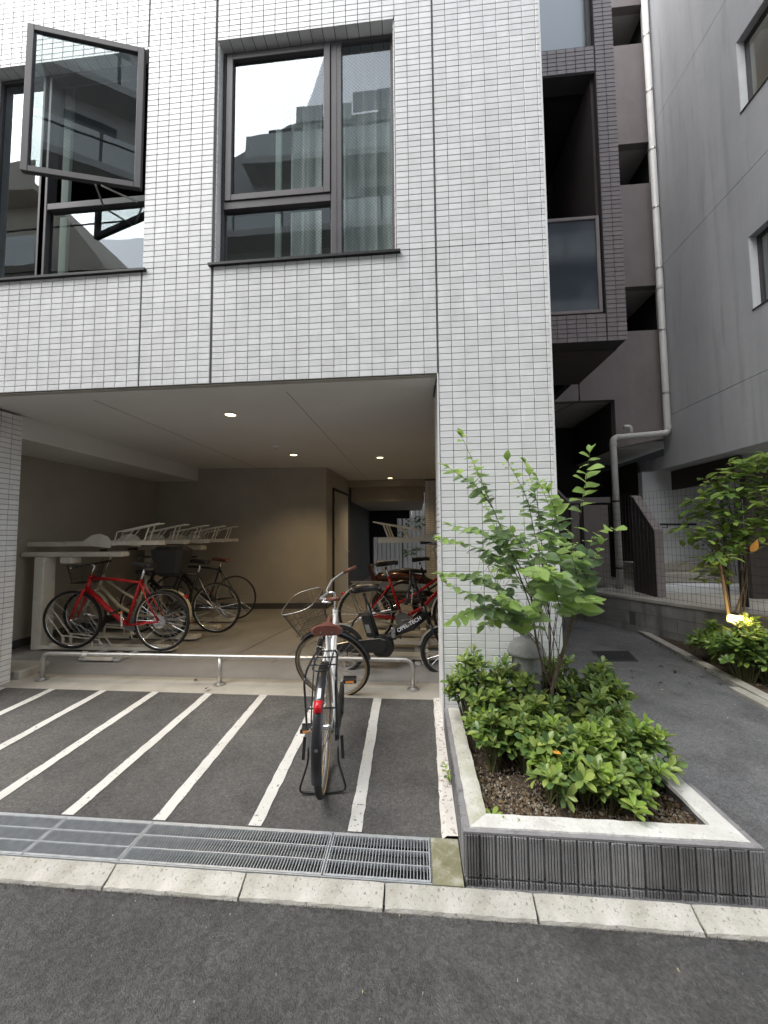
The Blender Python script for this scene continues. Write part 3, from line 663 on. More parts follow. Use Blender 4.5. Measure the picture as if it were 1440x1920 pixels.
def lumpy(pts_in, pts_out, z, h, n=24):   # coping slab between two open polylines
    mb = MB(); vs = []
    for k in range(n+1):
        t = k/n; j = random.uniform(-.0025,.0025); j2 = random.uniform(-.0025,.0025)
        a = V(pts_in[0]).lerp(V(pts_in[1]), t); b = V(pts_out[0]).lerp(V(pts_out[1]), t); d = (b-a).normalized()
        for p, zz in ((a+d*j, z-.01), (a+d*(j+.003), z+h), (a.lerp(b,.5), z+h+.002), (b+d*(j2-.003), z+h), (b+d*j2, z-.01)): vs.append((p.x,p.y,zz))
    mb.add(vs, [(k*5+i,(k+1)*5+i,(k+1)*5+i+1,k*5+i+1) for k in range(n) for i in range(4)]); return mb
random.seed(5); ci = .040; cw = .118
A = (X0+.030, Y0+.026); B = (X1-.034, Y0+.026); C = (X1-.034, Y1); D = (X0+.030, Y1)
ai = (A[0]+cw-.03, A[1]+.085); bi = (B[0]-.095, B[1]+.085); ci_ = (C[0]-.095, Y1); di = (D[0]+cw-.035, Y1)
M['coping_moss'] = M['coping'].copy(); M['coping'] = noisy('clean_coping', [(.25,(.47,.455,.42)),(.5,(.58,.57,.535)),(.75,(.68,.67,.645))], scale=8, detail=9, rough=.88, bump=.6, bscale=60, extra=[(60,.62,.70,(.28,.26,.23),.6), (12,.56,.72,(.42,.40,.37),.5)])
for p in ((ai,bi,A,B),(bi,ci_,B,C),(ai,di,A,D)):
    lumpy((( *p[0],0),(*p[1],0)), ((*p[2],0),(*p[3],0)), PZ-.003, .006).build('coping', M['coping_moss'] if p[3] is D else M['coping'], pl, smooth=True, angle=50)
mb = MB(); mb.box(X0+.1,X0+.106,Y0+.101,Y1,.05,PZ-.004); mb.box(X1-.106,X1-.1,Y0+.101,Y1,.05,PZ-.004); mb.box(X0+.107,X1-.107,Y0+.0985,Y0+.106,.05,PZ-.004); mb.build('inner_lining', M['block_plain'], pl)
# soil and gravel
SZ = .165
mb = MB(); n = 22; vs = []
for j in range(n+1):
    for i in range(n+1):
        vs.append((X0+.104+(X1-X0-.208)*i/n, Y0+.104+(Y1-Y0-.104)*j/n, SZ+random.uniform(0,.018)+.02*math.sin(i*.9)*math.sin(j*.7)))
mb.add(vs, [(j*(n+1)+i, j*(n+1)+i+1, (j+1)*(n+1)+i+1, (j+1)*(n+1)+i) for j in range(n) for i in range(n)])
structure(mb.build('planter_soil', M['soil'], None, smooth=True))
def pebbles(name, area, count, s0, s1, mt, z, lab=None):
    mb = MB(); 
    for _ in range(count):
        x, y = area(); s_ = random.uniform(s0, s1)*random.choice((.6,1,1)); q = Matrix.Rotation(random.uniform(0,PI),3,'Z') @ Matrix.Rotation(random.uniform(-.6,.6),3,'X')
        pts = [V((1,0,0)),V((-1,0,0)),V((0,.7,0)),V((0,-.7,0)),V((0,0,.5)),V((0,0,-.5))]
        pts = [q @ V((p.x*s_*random.uniform(.7,1.1), p.y*s_*random.uniform(.7,1.1), p.z*s_))+V((x,y,z+random.uniform(0,.012))) for p in pts]
        mb.add(pts, [(0,2,4),(2,1,4),(1,3,4),(3,0,4),(2,0,5),(1,2,5),(3,1,5),(0,3,5)])
    return mb.build(name, mt, None, kind='stuff')
random.seed(21)
def area_planter():
    return random.uniform(X0+.11, X1-.11), Y0+.11+abs(random.gauss(0,.22))
pebbles('planter_gravel', area_planter, 3600, .004, .0125, M['gravel'], SZ+.012)
pebbles('wood_chips', area_planter, 500, .006, .02, M['leaf_dead'], SZ+.018)

# ================================================================== BROWN TILED NEIGHBOUR (projecting bay)
nb = thing('brown_tiled_building', (1.8, 4.0, .1), 'narrow brown tiled building with a glazed balcony bay beside the white pillar', 'building')
bx0, bx1, by0, by1 = 1.15, 2.24, 4.0, 5.16
ox1, oz0, oz1, wz = 2.03, 3.815, 6.55, 6.88
mb = MB()
mb.box(ox1+.004,bx1-.008,by0+.008,by1,3.518,12); mb.box(bx0,ox1+.004,by0+.008,by0+.2,3.518,oz0-.01); mb.box(bx0,ox1+.004,by0+.008,by0+.2,oz1+.004,wz)
mb.box(bx0,bx1-.008,by0+.2,by1,3.51,3.60); mb.build('wall', M['bjoint'], nb)
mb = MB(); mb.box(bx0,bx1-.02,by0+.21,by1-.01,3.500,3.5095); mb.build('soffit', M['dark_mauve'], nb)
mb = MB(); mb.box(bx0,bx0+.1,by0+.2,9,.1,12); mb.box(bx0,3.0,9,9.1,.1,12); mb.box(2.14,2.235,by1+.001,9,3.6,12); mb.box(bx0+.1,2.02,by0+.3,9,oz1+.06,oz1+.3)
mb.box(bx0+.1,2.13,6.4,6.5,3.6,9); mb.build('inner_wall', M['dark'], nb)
mb = MB(); mb.box(ox1-.025,ox1+.003,by0+.06,by1,oz0,oz1); mb.build('side_reveal', M['dark_mauve'], nb)
mb = MB(); mb.box(1.70,1.86,5.9,6.1,3.7,6.0); mb.prism([(1.40,6.0,3.7),(1.70,6.0,3.7),(1.70,6.0,5.95),(1.62,6.0,5.95),(1.40,6.0,5.3)], (0,.05,0)); mb.build('stair_parapet', M['mauve'], nb)
pn = MB(); frame_rect(pn, 1.10, 2.015, 3.835, 4.92, .035, by0+.02, by0+.06); balc = pn.build('balcony_frame', M['mauve'], nb)
mb = MB(); mb.box(1.134,1.981,by0+.036,by0+.044,3.869,4.886); mb.build('pane', M['glass_dark'], balc)
mb = MB(); mb.box(1.10,1.99,by0+.09,by0+.10,wz+.02,12); wn = mb.build('window', M['glass_sky'], nb)
mb = MB(); mb.box(1.99,2.03,by0+.05,by0+.12,wz,12); mb.box(1.1,1.99,by0+.05,by0+.12,wz-.01,wz+.02); mb.build('frame', M['frame'], wn)
cells = []
def ccol(x0, x1, z0, z1, y):
    x = x1
    while x > x0+.02:
        for k in range(round((z1-z0)/.05)): cells.append((((x+max(x-.1,x0))/2, y+.0085, z0+k*.05+.025), min(.1,x-x0)-J, .045, 0))
        x -= .1
ccol(2.035,2.24,3.51,9.4,by0); ccol(bx0,2.030,3.51,3.81,by0); ccol(bx0,2.030,6.57,6.87,by0)
random.seed(4); field(cells, nb, M['btile'], M['btile_mass'], near=V((1.5,1,4)))

# ================================================================== MAUVE STAIR TOWER behind
mt = thing('stair_tower', (4.2, 7.2, .5), 'mauve painted stair tower with stacked open landings behind the drainpipe', 'building')
TY = 7.2
for k in range(4):
    z0, z1 = 3.33+(0 if k == 0 else 0)+[0,2.82,5.70,8.60][k], [5.28,8.19,11.10,14][k]
    mb = MB(); mb.box(2.30,4.70,TY,TY+.14,z0,z1)
    if k == 0: mb.box(3.74,4.70,TY,TY+.14,3.06,z0); mb.box(3.12,3.74,TY,TY+.14,3.98,z0) if False else None
    if k > 0: mb.build('parapet', M['mauve'], mt)
    else:
        mb = MB(); mb.prism([(4.70,TY,3.25),(4.70,TY,5.28),(2.3,TY,5.28),(2.3,TY,3.98),(3.74,TY,3.98),(3.74,TY,3.06)], (0,.14,0)); mb.build('parapet', M['mauve'], mt)
    mb = MB(); mb.box(2.30,4.69,TY+.141,TY+1.9,z0+.001 if k else 3.985,z0+.18 if k else 4.1); mb.build('landing_slab', M['soffit'], mt)
mb = MB(); mb.box(3.741,4.69,TY+.141,TY+1.9,3.07,3.2); mb.build('lower_soffit', M['soffit'], mt)
mb = MB(); mb.prism([(3.735,TY+.1405,3.06),(3.735,TY+2.1,3.06),(3.735,TY+2.1,3.98),(3.735,TY+.1405,3.98)], (.005,0,0)); mb.prism([(2.9,7.9,3.98),(3.12,7.2,3.98),(3.12,7.2,4.6),(2.9,7.9,4.6)], (-.02,0,0)); mb.build('return_wall', M['dark_mauve'], mt)
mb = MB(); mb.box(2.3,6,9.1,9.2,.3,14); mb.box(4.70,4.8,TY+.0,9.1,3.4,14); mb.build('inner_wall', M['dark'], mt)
# low mauve walls of the ground-floor stair
def wallpart(pts, d, name, m, par): mb = MB(); mb.prism(pts, d); return mb.build(name, m, par)
gw = thing('stair_wall', (3.5, 6.6, .5), 'mauve stair side wall with a sloping top, just right of the drainpipe foot', 'wall')
a0 = at(1200,997,Y=6.1); 
wallpart([(3.66,6.1,.45),(3.66,6.70,.45),(3.66,6.70,2.09),(3.66,6.62,2.07),(3.66,6.1,a0.z)], (.115,0,0), 'wall', M['dark_mauve'], gw)  # side in the darker copy, end and top paler: light and shade as colour
wallpart([(3.654,6.094,a0.z+.001),(3.654,6.62,2.071),(3.654,6.70,2.091),(3.654,6.70,2.12),(3.654,6.62,2.10),(3.654,6.094,a0.z+.035)], (.13,0,0), 'coping', M['mauve'], gw)
wallpart([(3.657,6.099,.45),(3.778,6.099,.45),(3.778,6.099,a0.z),(3.657,6.099,a0.z)], (0,-.01,0), 'end_face', M['mauve'], gw)
gt = thing('gate_wall', (3.0, 7.05, .5), 'mauve painted wall with a flat metal gate panel left of the drainpipe foot', 'wall')
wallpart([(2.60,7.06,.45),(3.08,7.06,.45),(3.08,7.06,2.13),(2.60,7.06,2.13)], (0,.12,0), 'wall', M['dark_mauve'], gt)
wallpart([(2.60,7.02,2.03),(3.495,7.02,2.03),(3.495,7.02,2.13),(2.60,7.02,2.13)], (0,.03,0), 'top_rail', M['mauve'], gt)
wallpart([(3.02,7.01,.70),(3.44,7.01,.70),(3.44,7.01,1.99),(3.02,7.01,1.99)], (0,.03,0), 'gate_panel', M['mauve'], gt)
wallpart([(2.80,7.01,.62),(2.94,7.01,.62),(2.94,7.01,2.0),(2.80,7.01,2.0)], (0,.03,0), 'side_panel', M['mauve'], gt)
wallpart([(2.945,7.03,.6),(2.985,7.03,.6),(2.985,7.03,2.0),(2.945,7.03,2.0)], (0,.02,0), 'gap_shade', M['black_metal'], gt)  # black strip painting the shade of the gap beside the gate panel
wallpart([(2.35,6.9,2.50),(2.75,6.9,2.05),(2.75,6.9,2.00),(2.35,6.9,2.42)], (0,.08,0), 'sloping_rail', M['mauve'], gt)

# ================================================================== GREY BUILDING
gb = thing('grey_building', (4.6, 5, .5), 'tall pale grey rendered building on the right with two deep-set windows', 'building')
GX, GY1b, GY0b = 4.6, 7.14, 2.2
levels = [(2.67,3.595),(3.603,6.405),(6.413,9.215),(9.223,14)]
wins = [(4.15,5.31,4.50,5.52),(4.15,5.29,7.33,8.38)]
for (z0, z1) in levels:
    w = [q for q in wins if z0 < q[2] < z1]; mb = MB()
    if w:
        ya, yb, wa, wb = w[0]
        mb.box(GX,GX+.16,yb,GY1b,z0,z1); mb.box(GX,GX+.16,GY0b,ya,z0,z1); mb.box(GX,GX+.16,ya,yb,z0,wa); mb.box(GX,GX+.16,ya,yb,wb,z1)
    else: mb.box(GX,GX+.16,GY0b,GY1b,z0,z1)
    mb.build('wall_panel', M['grey_wall'], gb)
mb = MB(); mb.box(GX+.012,GX+.15,GY0b+.01,GY1b-.012,3.59,3.61); mb.box(GX+.012,GX+.15,GY0b+.01,GY1b-.012,6.40,6.42); mb.box(GX+.012,GX+.15,GY0b+.01,GY1b-.012,9.21,9.23); mb.build('joint', M['grey_groove'], gb)
mb = MB(); mb.box(GX,9,GY1b+.001,GY1b+.12,2.67,14); mb.box(GX,9,GY1b+.121,9.2,2.67,2.9); mb.box(GX+.161,9,GY0b,GY1b,2.669,2.85); mb.build('soffit', M['grey_wall'], gb)
for (ya, yb, wa, wb) in wins:
    mb = MB(); mb.box(GX+.10,GX+.14,ya,ya+.04,wa,wb); mb.box(GX+.10,GX+.14,yb-.05,yb-.012,wa,wb); mb.box(GX+.10,GX+.14,ya+.04,yb-.05,wa,wa+.04); mb.box(GX+.10,GX+.14,ya+.04,yb-.05,wb-.04,wb)
    wn = mb.build('window', M['frame'], gb)
    mb = MB(); mb.box(GX+.115,GX+.121,ya+.04,yb-.05,wa+.04,wb-.04); mb.build('pane', M['glass'], wn)
    mb = MB(); mb.box(GX+.003,GX+.14,yb-.011,yb-.001,wa+.002,wb-.002); mb.build('jamb', noisy('white_jamb', [(.3,(.6,.61,.63)),(.7,(.68,.69,.7))], scale=6, rough=.6), wn)
    mb = MB(); mb.box(GX-.012,GX+.14,ya,yb,wa-.012,wa+.001); mb.build('sill', M['frame'], wn)
mb = MB(); mb.box(GX+.9,GX+1.0,3.8,5.6,2.9,9.4); mb.box(GX+.17,GX+.9,5.5,5.6,2.9,9.4); mb.build('inner_wall', M['beige'], gb)
# warm lamp seen in the upper window
wl = thing('window_lamp', (GX+.55,4.72,8.05), 'warm lamp glowing behind the upper window of the grey building', 'lamp')
mb = MB(); mb.lathe([(.02,-.10),(.085,-.06),(.10,0),(.06,.07),(.01,.08)], (GX+.55,4.72,8.05), 16); mb.build('shade', emission('warm_shade', (1,.55,.18), 1.6), wl, smooth=True)
mb = MB(); mb.tube([(GX+.55,4.72,8.13),(GX+.55,4.72,9.3)], .006, 5); mb.build('cord', M['black_metal'], wl)
# recessed ground floor of the grey building
mb = MB(); mb.box(4.40,7.5,7.62,7.75,.3,2.669); mb.build('ground_floor_wall', M['under_wall'], gb)
mb = MB(); mb.box(4.40,4.44,7.76,9.1,.3,2.9); mb.box(4.93,9,6.0,6.1,.4,2.40); mb.box(4.93,4.99,6.1,7.61,2.3,2.66); mb.build('entrance_panel', M['dark_brown'], gb)
mb = MB(); mb.box(4.88,9,5.95,6.12,2.405,2.50); mb.build('entrance_lintel', M['grey_wall'], gb)

# platform, steps, retaining wall, fence
rp = [(2.45,7.10),(2.72,6.66),(3.155,5.86),(3.62,5.10),(3.92,4.60),(4.15,4.05),(4.30,3.40)]
mb = MB(); mb.poly([(p[0]+.10,p[1]+.05,.50) for p in rp]+[(9,3.4,.50),(9,9.1,.50),(2.45,9.1,.50)]); structure(mb.build('raised_yard', M['strip']))
rw = thing('retaining_wall', (3.2,5.9,.04), 'low grey concrete block retaining wall curving along the alley below the mesh fence', 'wall')
random.seed(9)
def along(d):                       # point at distance d on the wall line
    for a, b in zip(rp, rp[1:]):
        l = math.hypot(b[0]-a[0], b[1]-a[1])
        if d <= l: t = d/l; return V((a[0]+(b[0]-a[0])*t, a[1]+(b[1]-a[1])*t, 0)), V((b[0]-a[0], b[1]-a[1], 0)).normalized()
        d -= l
    return V((*rp[-1],0)), V((b[0]-a[0], b[1]-a[1], 0)).normalized()
tot = sum(math.hypot(b[0]-a[0], b[1]-a[1]) for a, b in zip(rp, rp[1:]))
for (z0, z1, off) in ((-.02,.135,.2),(.141,.325,0),(.331,.50,.2)):
    d = -off
    while d < tot-.02:
        a, _ = along(max(d,0)+.0025); b, t = along(min(d+.4,tot)-.0025); n_ = V((-t.y,t.x,0)); j = random.uniform(0,.003)
        mb = MB(); mb.prism([a+n_*j+V((0,0,z0)), b+n_*j+V((0,0,z0)), b+n_*.12+V((0,0,z0)), a+n_*.12+V((0,0,z0))], (0,0,z1-z0)); mb.build('concrete_block', M['rwall'], rw); d += .4
mb = MB()
for a, b in zip(rp, rp[1:]):
    t = V((b[0]-a[0],b[1]-a[1],0)).normalized(); n_ = V((-t.y,t.x,0)); a3, b3 = V((*a,-.05)), V((*b,-.05)); mb.prism([a3+n_*.006, b3+n_*.006, b3+n_*.11, a3+n_*.11], (0,0,.545))
mb.build('core', M['grey_groove'], rw)
mb = MB(); pts = []
for a, b in zip(rp, rp[1:]):
    t = V((b[0]-a[0],b[1]-a[1],0)).normalized(); n_ = V((-t.y,t.x,0)); a3, b3 = V((*a,.502)), V((*b,.502)); mb.prism([a3-n_*.012, b3-n_*.012, b3+n_*.15, a3+n_*.15], (0,0,.04))
mb.build('coping', M['strip'], rw)
ms = thing('mesh_fence', (3.6,5.5,.54), 'dark welded wire mesh fence standing on the curved retaining wall', 'fence')
mb = MB(); fp = [];  d = .95
while d < tot: p, t = along(d); fp.append(p+V((-t.y,t.x,0))*.07); d += .05
FT = 1.52
for i, p in enumerate(fp): mb.tube([p+V((0,0,.55)), p+V((0,0,.55+FT))], .0018, 3, caps=False)
k = 0
while k < 16:
    z = .58+.1*k; mb.tube([p+V((0,0,z)) for p in fp[::2]], .0022, 3, caps=False); k += 1
mb.build('wire_mesh', M['black_metal'], ms)
for i in (len(fp)-2,):
    if i < len(fp): mb = MB(); p = fp[i]; mb.tube([p+V((0,0,.54)), p+V((0,0,.6+FT))], .022, 8); mb.build('post', M['black_metal'], ms)
st = thing('entrance_steps', (4.6,7.0,.5), 'grey concrete entrance steps seen through the mesh fence', 'steps')
for k, (y, z) in enumerate(((6.5,.62),(6.85,.78),(7.2,.94))):
    mb = MB(); mb.bbox(3.95,5.6,y,7.60,z-.15 if k else .5,z,.006); mb.build('step', M['under_wall'] if k == 0 else M['strip'], st)
hr = thing('handrail', (4.7,7.4,1.4), 'short black handrail on the pale wall beyond the mesh fence', 'handrail')
p, q = at(1238,983,Y=7.45), at(1305,983,Y=7.45); mb = MB(); mb.tube([p, q], .018, 8); mb.build('rail', M['black_metal'], hr)
mb = MB()
for t in (.2, .8): c = p.lerp(q,t); mb.tube([c, c+V((0,.0,-.06)), c+V((0,.17,-.06))], .008, 6)
mb.build('bracket', M['black_metal'], hr)

# ---- drainpipe
dp = thing('drainpipe', (3.56,6.9,.5), 'pale grey plastic drainpipe running down the corner and jogging left to the ground', 'pipe')
def bend(pts, r=.07, n=5):
    pts = [V(p) for p in pts]; o = [pts[0]]
    for i in range(1, len(pts)-1):
        a = (pts[i-1]-pts[i]).normalized()*r; b = (pts[i+1]-pts[i]).normalized()*r
        for k in range(n+1):
            t = k/n; o.append(pts[i]+a*(1-t)**2+b*t**2)
    return o+[pts[-1]]
PXr, PYr = 4.515, 6.99
c1 = at(1250,812,Y=PYr); c2 = at(1149,821,Y=PYr); c3 = at(1160,1103,Y=PYr)
path = bend([(PXr,PYr,12.5),(PXr,PYr,c1.z),(c2.x,PYr,c2.z),(c2.x+.012,PYr,.53)], .085)
mb = MB(); mb.tube(path, .054, 14); mb.build('pipe', M['pipe'], dp, smooth=True)
for p, ax in (((PXr,PYr,c1.z+.10),'Z'), ((c1.x-.10,PYr,c1.z-.006),'X'), ((c2.x+.10,PYr,c2.z+.006),'X'), ((c2.x+.002,PYr,c2.z-.12),'Z'), ((PXr,PYr,at(1235,540,Y=PYr).z),'Z')):
    mb = MB(); mb.lathe([(.054,-.03),(.060,-.028),(.060,.028),(.054,.03)], p, 16, ax); mb.build('socket', M['pipe'], dp, smooth=True, angle=40)
s0 = at(1183,815,Y=PYr); mb = MB(); mb.tube(bend([s0, s0+V((0,0,.15)), s0+V((-.11,.02,.15))], .05), .035, 10); mb.build('stub', M['pipe'], dp, smooth=True)
for y in (68, 172, 281, 390, 503, 619, 737):
    z = at(1208+y*.056,y,Y=PYr).z; mb = MB(); mb.lathe([(.055,-.012),(.062,-.012),(.062,.012),(.055,.012)], (PXr,PYr,z), 14); mb.tube([(PXr+.05,PYr,z),(PXr+.13,PYr+.01,z)], .009, 5); mb.build('bracket', M['steel'], dp)
for y in (940, 1065):
    z = at(1155,y,Y=PYr).z; mb = MB(); mb.lathe([(.055,-.014),(.063,-.014),(.063,.014),(.055,.014)], (c2.x+.008,PYr,z), 14); mb.build('bracket', M['black_metal'], dp)

# ================================================================== STREET SIDE OPPOSITE (seen only as reflections)
opp = thing('opposite_building', (0,-6.3,0), 'grey apartment block across the street, seen mirrored in the windows', 'building')
M['opp'] = noisy('opposite_render', [(.3,(.40,.40,.39)),(.7,(.48,.48,.47))], scale=.5, rough=.8)
M['opp_light'] = noisy('opposite_balcony', [(.3,(.58,.61,.61)),(.7,(.68,.71,.71))], scale=.8, rough=.5)
OY = -6.3
mb = MB(); mb.box(-2.3,14,-18,OY,0,16.2); mb.prism([(-7.7,OY,0),(-2.3,OY,0),(-2.3,OY,16.3),(-4.3,OY,16.0),(-6.4,OY,14.9),(-7.7,OY,14.2)], (0,-10,0)); mb.box(-1.2,14,-16,OY-.9,16.2,18.2); mb.build('wall', M['opp'], opp)
for k in range(6):
    z = 1.6+2.45*k; xa0 = -7.6 if k < 5 else -5.6
    mb = MB(); mb.box(xa0,13.5,OY,OY+.75,z,z+.22); mb.build('balcony_slab', M['opp'], opp)
    mb = MB(); xa = xa0+.05
    while xa < 13: mb.box(xa+.03,xa+1.6,OY+.70,OY+.73,z+.24,z+1.05); xa += 1.65
    mb.build('balcony_panels', M['opp_light'], opp)
    mb = MB(); xa = xa0+.6
    while xa < 13: mb.box(xa,xa+1.2,OY-.03,OY+.03,z+.25,z+2.0); xa += 1.75
    mb.build('windows', M['glass_dark'], opp)
mb = MB()
for q in range(8): mb.box(-4.0+1.0*q,-3.05+1.0*q,OY+.02,OY+.05,16.0 if q < 2 else 16.25,16.6 if q < 2 else 16.95)
mb.build('roof_railing', M['opp_light'], opp)
op2 = thing('opposite_house', (-16,-6.3,0), 'beige building down the street, mirrored in the left window', 'building')
M['opp2'] = noisy('beige_render', [(.3,(.46,.42,.36)),(.7,(.55,.50,.43))], scale=.6, rough=.85)
mb = MB(); mb.prism([(-9.9,-6.3,0),(-24,-6.3,0),(-24,-6.3,17),(-13.5,-6.3,14.3),(-11.5,-6.3,11.8),(-10.0,-6.3,9.6)], (0,-10,0)); mb.build('wall', M['opp2'], op2)
for k in range(5):
    mb = MB(); mb.box(-24,-12.5-.2*k,-6.3,-5.6,2.6+2.8*k,2.85+2.8*k); mb.box(-24,-12.5-.2*k,-5.65,-5.6,2.85+2.8*k,3.7+2.8*k); mb.build('balcony', M['opp_light'] if k % 2 else M['opp2'], op2)
for i, (z, dz, lb) in enumerate(((9.5,-.4,'lower overhead power cable above the street'), (10.3,.5,'upper overhead power cable above the street'))):
    mb = MB(); mb.tube([(-25+2.5*k,-3.5,z+dz*.1*k-.35*math.sin(PI*k/20)) for k in range(21)], .022, 5); tag(mb.build('power_cable', M['black_metal'], None), lb, 'cable', 'power cables over the street')
lb_ = thing('left_building', (-10,3,0), 'plain beige building beyond the left end of the tiled facade, outside the photo', 'building')
mb = MB(); mb.box(-22,-7.4,2.6,12,0,12); mb.build('wall', M['opp2'], lb_)
mb = MB()
for k in range(4): mb.box(-9.6,-8.2,2.57,2.60,1.2+2.8*k,2.6+2.8*k)
mb.build('windows', M['glass_dark'], lb_)
# block to the left of the street view, closing the far side of the alley
fb = thing('far_building', (2,21,0), 'dark brown building closing the end of the alley', 'building')
mb = MB(); mb.box(-12,6,16,17,0,16); mb.build('wall', M['mauve'], fb)
rw2 = thing('ribbed_wall', (-.2,13.9,.1), 'white ribbed metal wall seen through the far end of the storage', 'wall')
random.seed(2); k = 0; x = -1.6
while x < 1.6:
    w = .16; zt = 2.62 if x > -.25 else 2.2
    mb = MB(); mb.prism([(x,14.0,.1),(x+.03,13.96,.1),(x+w-.03,13.96,.1),(x+w-.004,14.0,.1),(x+w-.004,14.05,.1),(x,14.05,.1)], (0,0,zt-.1)); mb.build('panel', M['under_wall'], rw2); x += w

# ================================================================== GUARD RAIL
gr = thing('guard_rail', (-1.9,3.45,.1), 'low stainless guard rail running along the front of the bicycle storage', 'rail')
ra = at(88,1224,Y=3.46); rb = at(764,1233,Y=3.46); zr = .355
xa, xb = -3.68, -.045
mb = MB(); mb.tube(bend([(xa,3.46,.10),(xa,3.46,zr),(xb,3.46,zr+.006),(xb,3.46,.10)], .075, 7), .021, 14); mb.build('rail_tube', M['steel'], gr, smooth=True)
mb = MB(); mb.tube([(-1.86,3.46,.10),(-1.86,3.46,zr-.01)], .019, 12); mb.build('post', M['steel'], gr, smooth=True)
for x in (xa, -1.86, xb):
    mb = MB(); mb.lathe([(.055,0),(.055,.006),(.03,.008),(.026,.02)], (x,3.46,.104), 16); mb.build('flange', M['steel'], gr)
for x in (xa+.10, -1.86, xb-.10, -3.0, -2.45, -.75):
    mb = MB(); mb.lathe([(.006,-.0),(.006,.004)], (x,3.4375,zr), 8, 'Y'); mb.build('screw', M['chrome'], gr)
mb = MB(); mb.tube([(-3.26,3.46,zr),(-3.20,3.46,zr)], .0215, 14); mb.build('white_tape', noisy('white_tape', [(.3,(.6,.6,.6)),(.7,(.72,.72,.72))], scale=9), gr, smooth=True)

# ================================================================== BICYCLES
M['rubber'] = noisy('tyre_rubber', [(.3,(.016,.016,.016)),(.7,(.028,.027,.026))], scale=30, rough=.75)
M['tan'] = noisy('tan_sidewall', [(.3,(.30,.20,.10)),(.7,(.38,.27,.14))], scale=20, rough=.7)
M['white_paint'] = noisy('white_bike_paint', [(.3,(.70,.70,.69)),(.7,(.76,.76,.75))], scale=5, rough=.22)
M['red_paint'] = noisy('red_bike_paint', [(.3,(.42,.012,.016)),(.7,(.50,.018,.022))], scale=5, rough=.22)
M['black_paint'] = mat('black_bike_paint', (.016,.016,.018), .3)
M['alu'] = mat('aluminium_mudguard', (.72,.71,.68), .35, .15)
M['rim_grey'] = mat('grey_rim', (.30,.30,.30), .3, .6)
M['cream_paint'] = mat('cream_bike_paint', (.52,.48,.36), .35)
M['silver_paint'] = mat('silver_bike_paint', (.45,.46,.47), .25, .85)
M['brown_leather'] = noisy('brown_saddle', [(.3,(.115,.042,.030)),(.7,(.165,.065,.047))], scale=14, rough=.38)
M['black_vinyl'] = mat('black_vinyl', (.02,.02,.021), .42)
M['red_lens'] = mat('red_reflector', (.55,.01,.015), .15)
M['amber'] = mat('amber_reflector', (.85,.30,.06), .3)
M['mirror'] = mat('reflective_tape', (.80,.82,.86), .3)
M['grey_plastic'] = mat('grey_plastic', (.22,.22,.215), .45)
M['wire'] = mat('dark_basket_wire', (.05,.045,.042), .35, .6)
M['lightwire'] = mat('bright_basket_rim', (.42,.42,.42), .3, .9)
def arc_strip(mb, c, Rr, a0, a1, w, n=22, crown=.012, t=.0015):
    """mudguard: curved strip in the x-z plane round centre c"""
    vs = []; prof = [(-w/2,-crown),(-w*.30,-crown*.25),(0,0),(w*.30,-crown*.25),(w/2,-crown)]
    for k in range(n+1):
        a = R(a0+(a1-a0)*k/n)
        for (y, dr_) in prof: vs.append((c[0]+(Rr+dr_)*math.cos(a), c[1]+y, c[2]+(Rr+dr_)*math.sin(a)))
        for (y, dr_) in reversed(prof): vs.append((c[0]+(Rr+dr_-t)*math.cos(a), c[1]+y*.96, c[2]+(Rr+dr_-t)*math.sin(a)))
    m_ = 10
    mb.add(vs, [(k*m_+i, k*m_+(i+1)%m_, (k+1)*m_+(i+1)%m_, (k+1)*m_+i) for k in range(n) for i in range(m_)]+[tuple(range(m_)), tuple(n*m_+i for i in range(m_-1,-1,-1))])
def wheel(par, c, Rw, tr, T, rimm, side=None, spokes=32, fine=True):
    n = 44 if fine else 32; rr = Rw-tr*1.75
    mb = MB(T); mb.ring(c, (0,1,0), rr, tr*.55, n, 8); w = mb.build('wheel', rimm, par, smooth=True)
    mb = MB(T); mb.ring(c, (0,1,0), Rw-tr, tr, n, 10); mb.build('tyre', M['rubber'], w, smooth=True)
    if side:
        mb = MB(T)
        for s_ in (-1, 1): mb.ring((c[0],c[1]+s_*tr*.62,c[2]), (0,1,0), Rw-tr*1.35, tr*.40, n, 6)
        mb.build('sidewall', side, w, smooth=True)
    mb = MB(T)
    for k in range(spokes):
        a = 2*PI*k/spokes; s_ = 1 if k % 2 else -1; b = a+(.42 if (k//2) % 2 else -.42)
        mb.tube([(c[0]+.018*math.cos(b), c[1]+s_*.028, c[2]+.018*math.sin(b)), (c[0]+rr*math.cos(a), c[1], c[2]+rr*math.sin(a))], .0011 if fine else .0014, 3, caps=False)
    mb.build('spokes', M['chrome'], w)
    mb = MB(T); mb.lathe([(.012,-.05),(.012,-.035),(.024,-.03),(.015,-.02),(.015,.02),(.024,.03),(.012,.035),(.012,.05)], c, 12, 'Y'); mb.build('hub', M['chrome'], w, smooth=True)
    return w
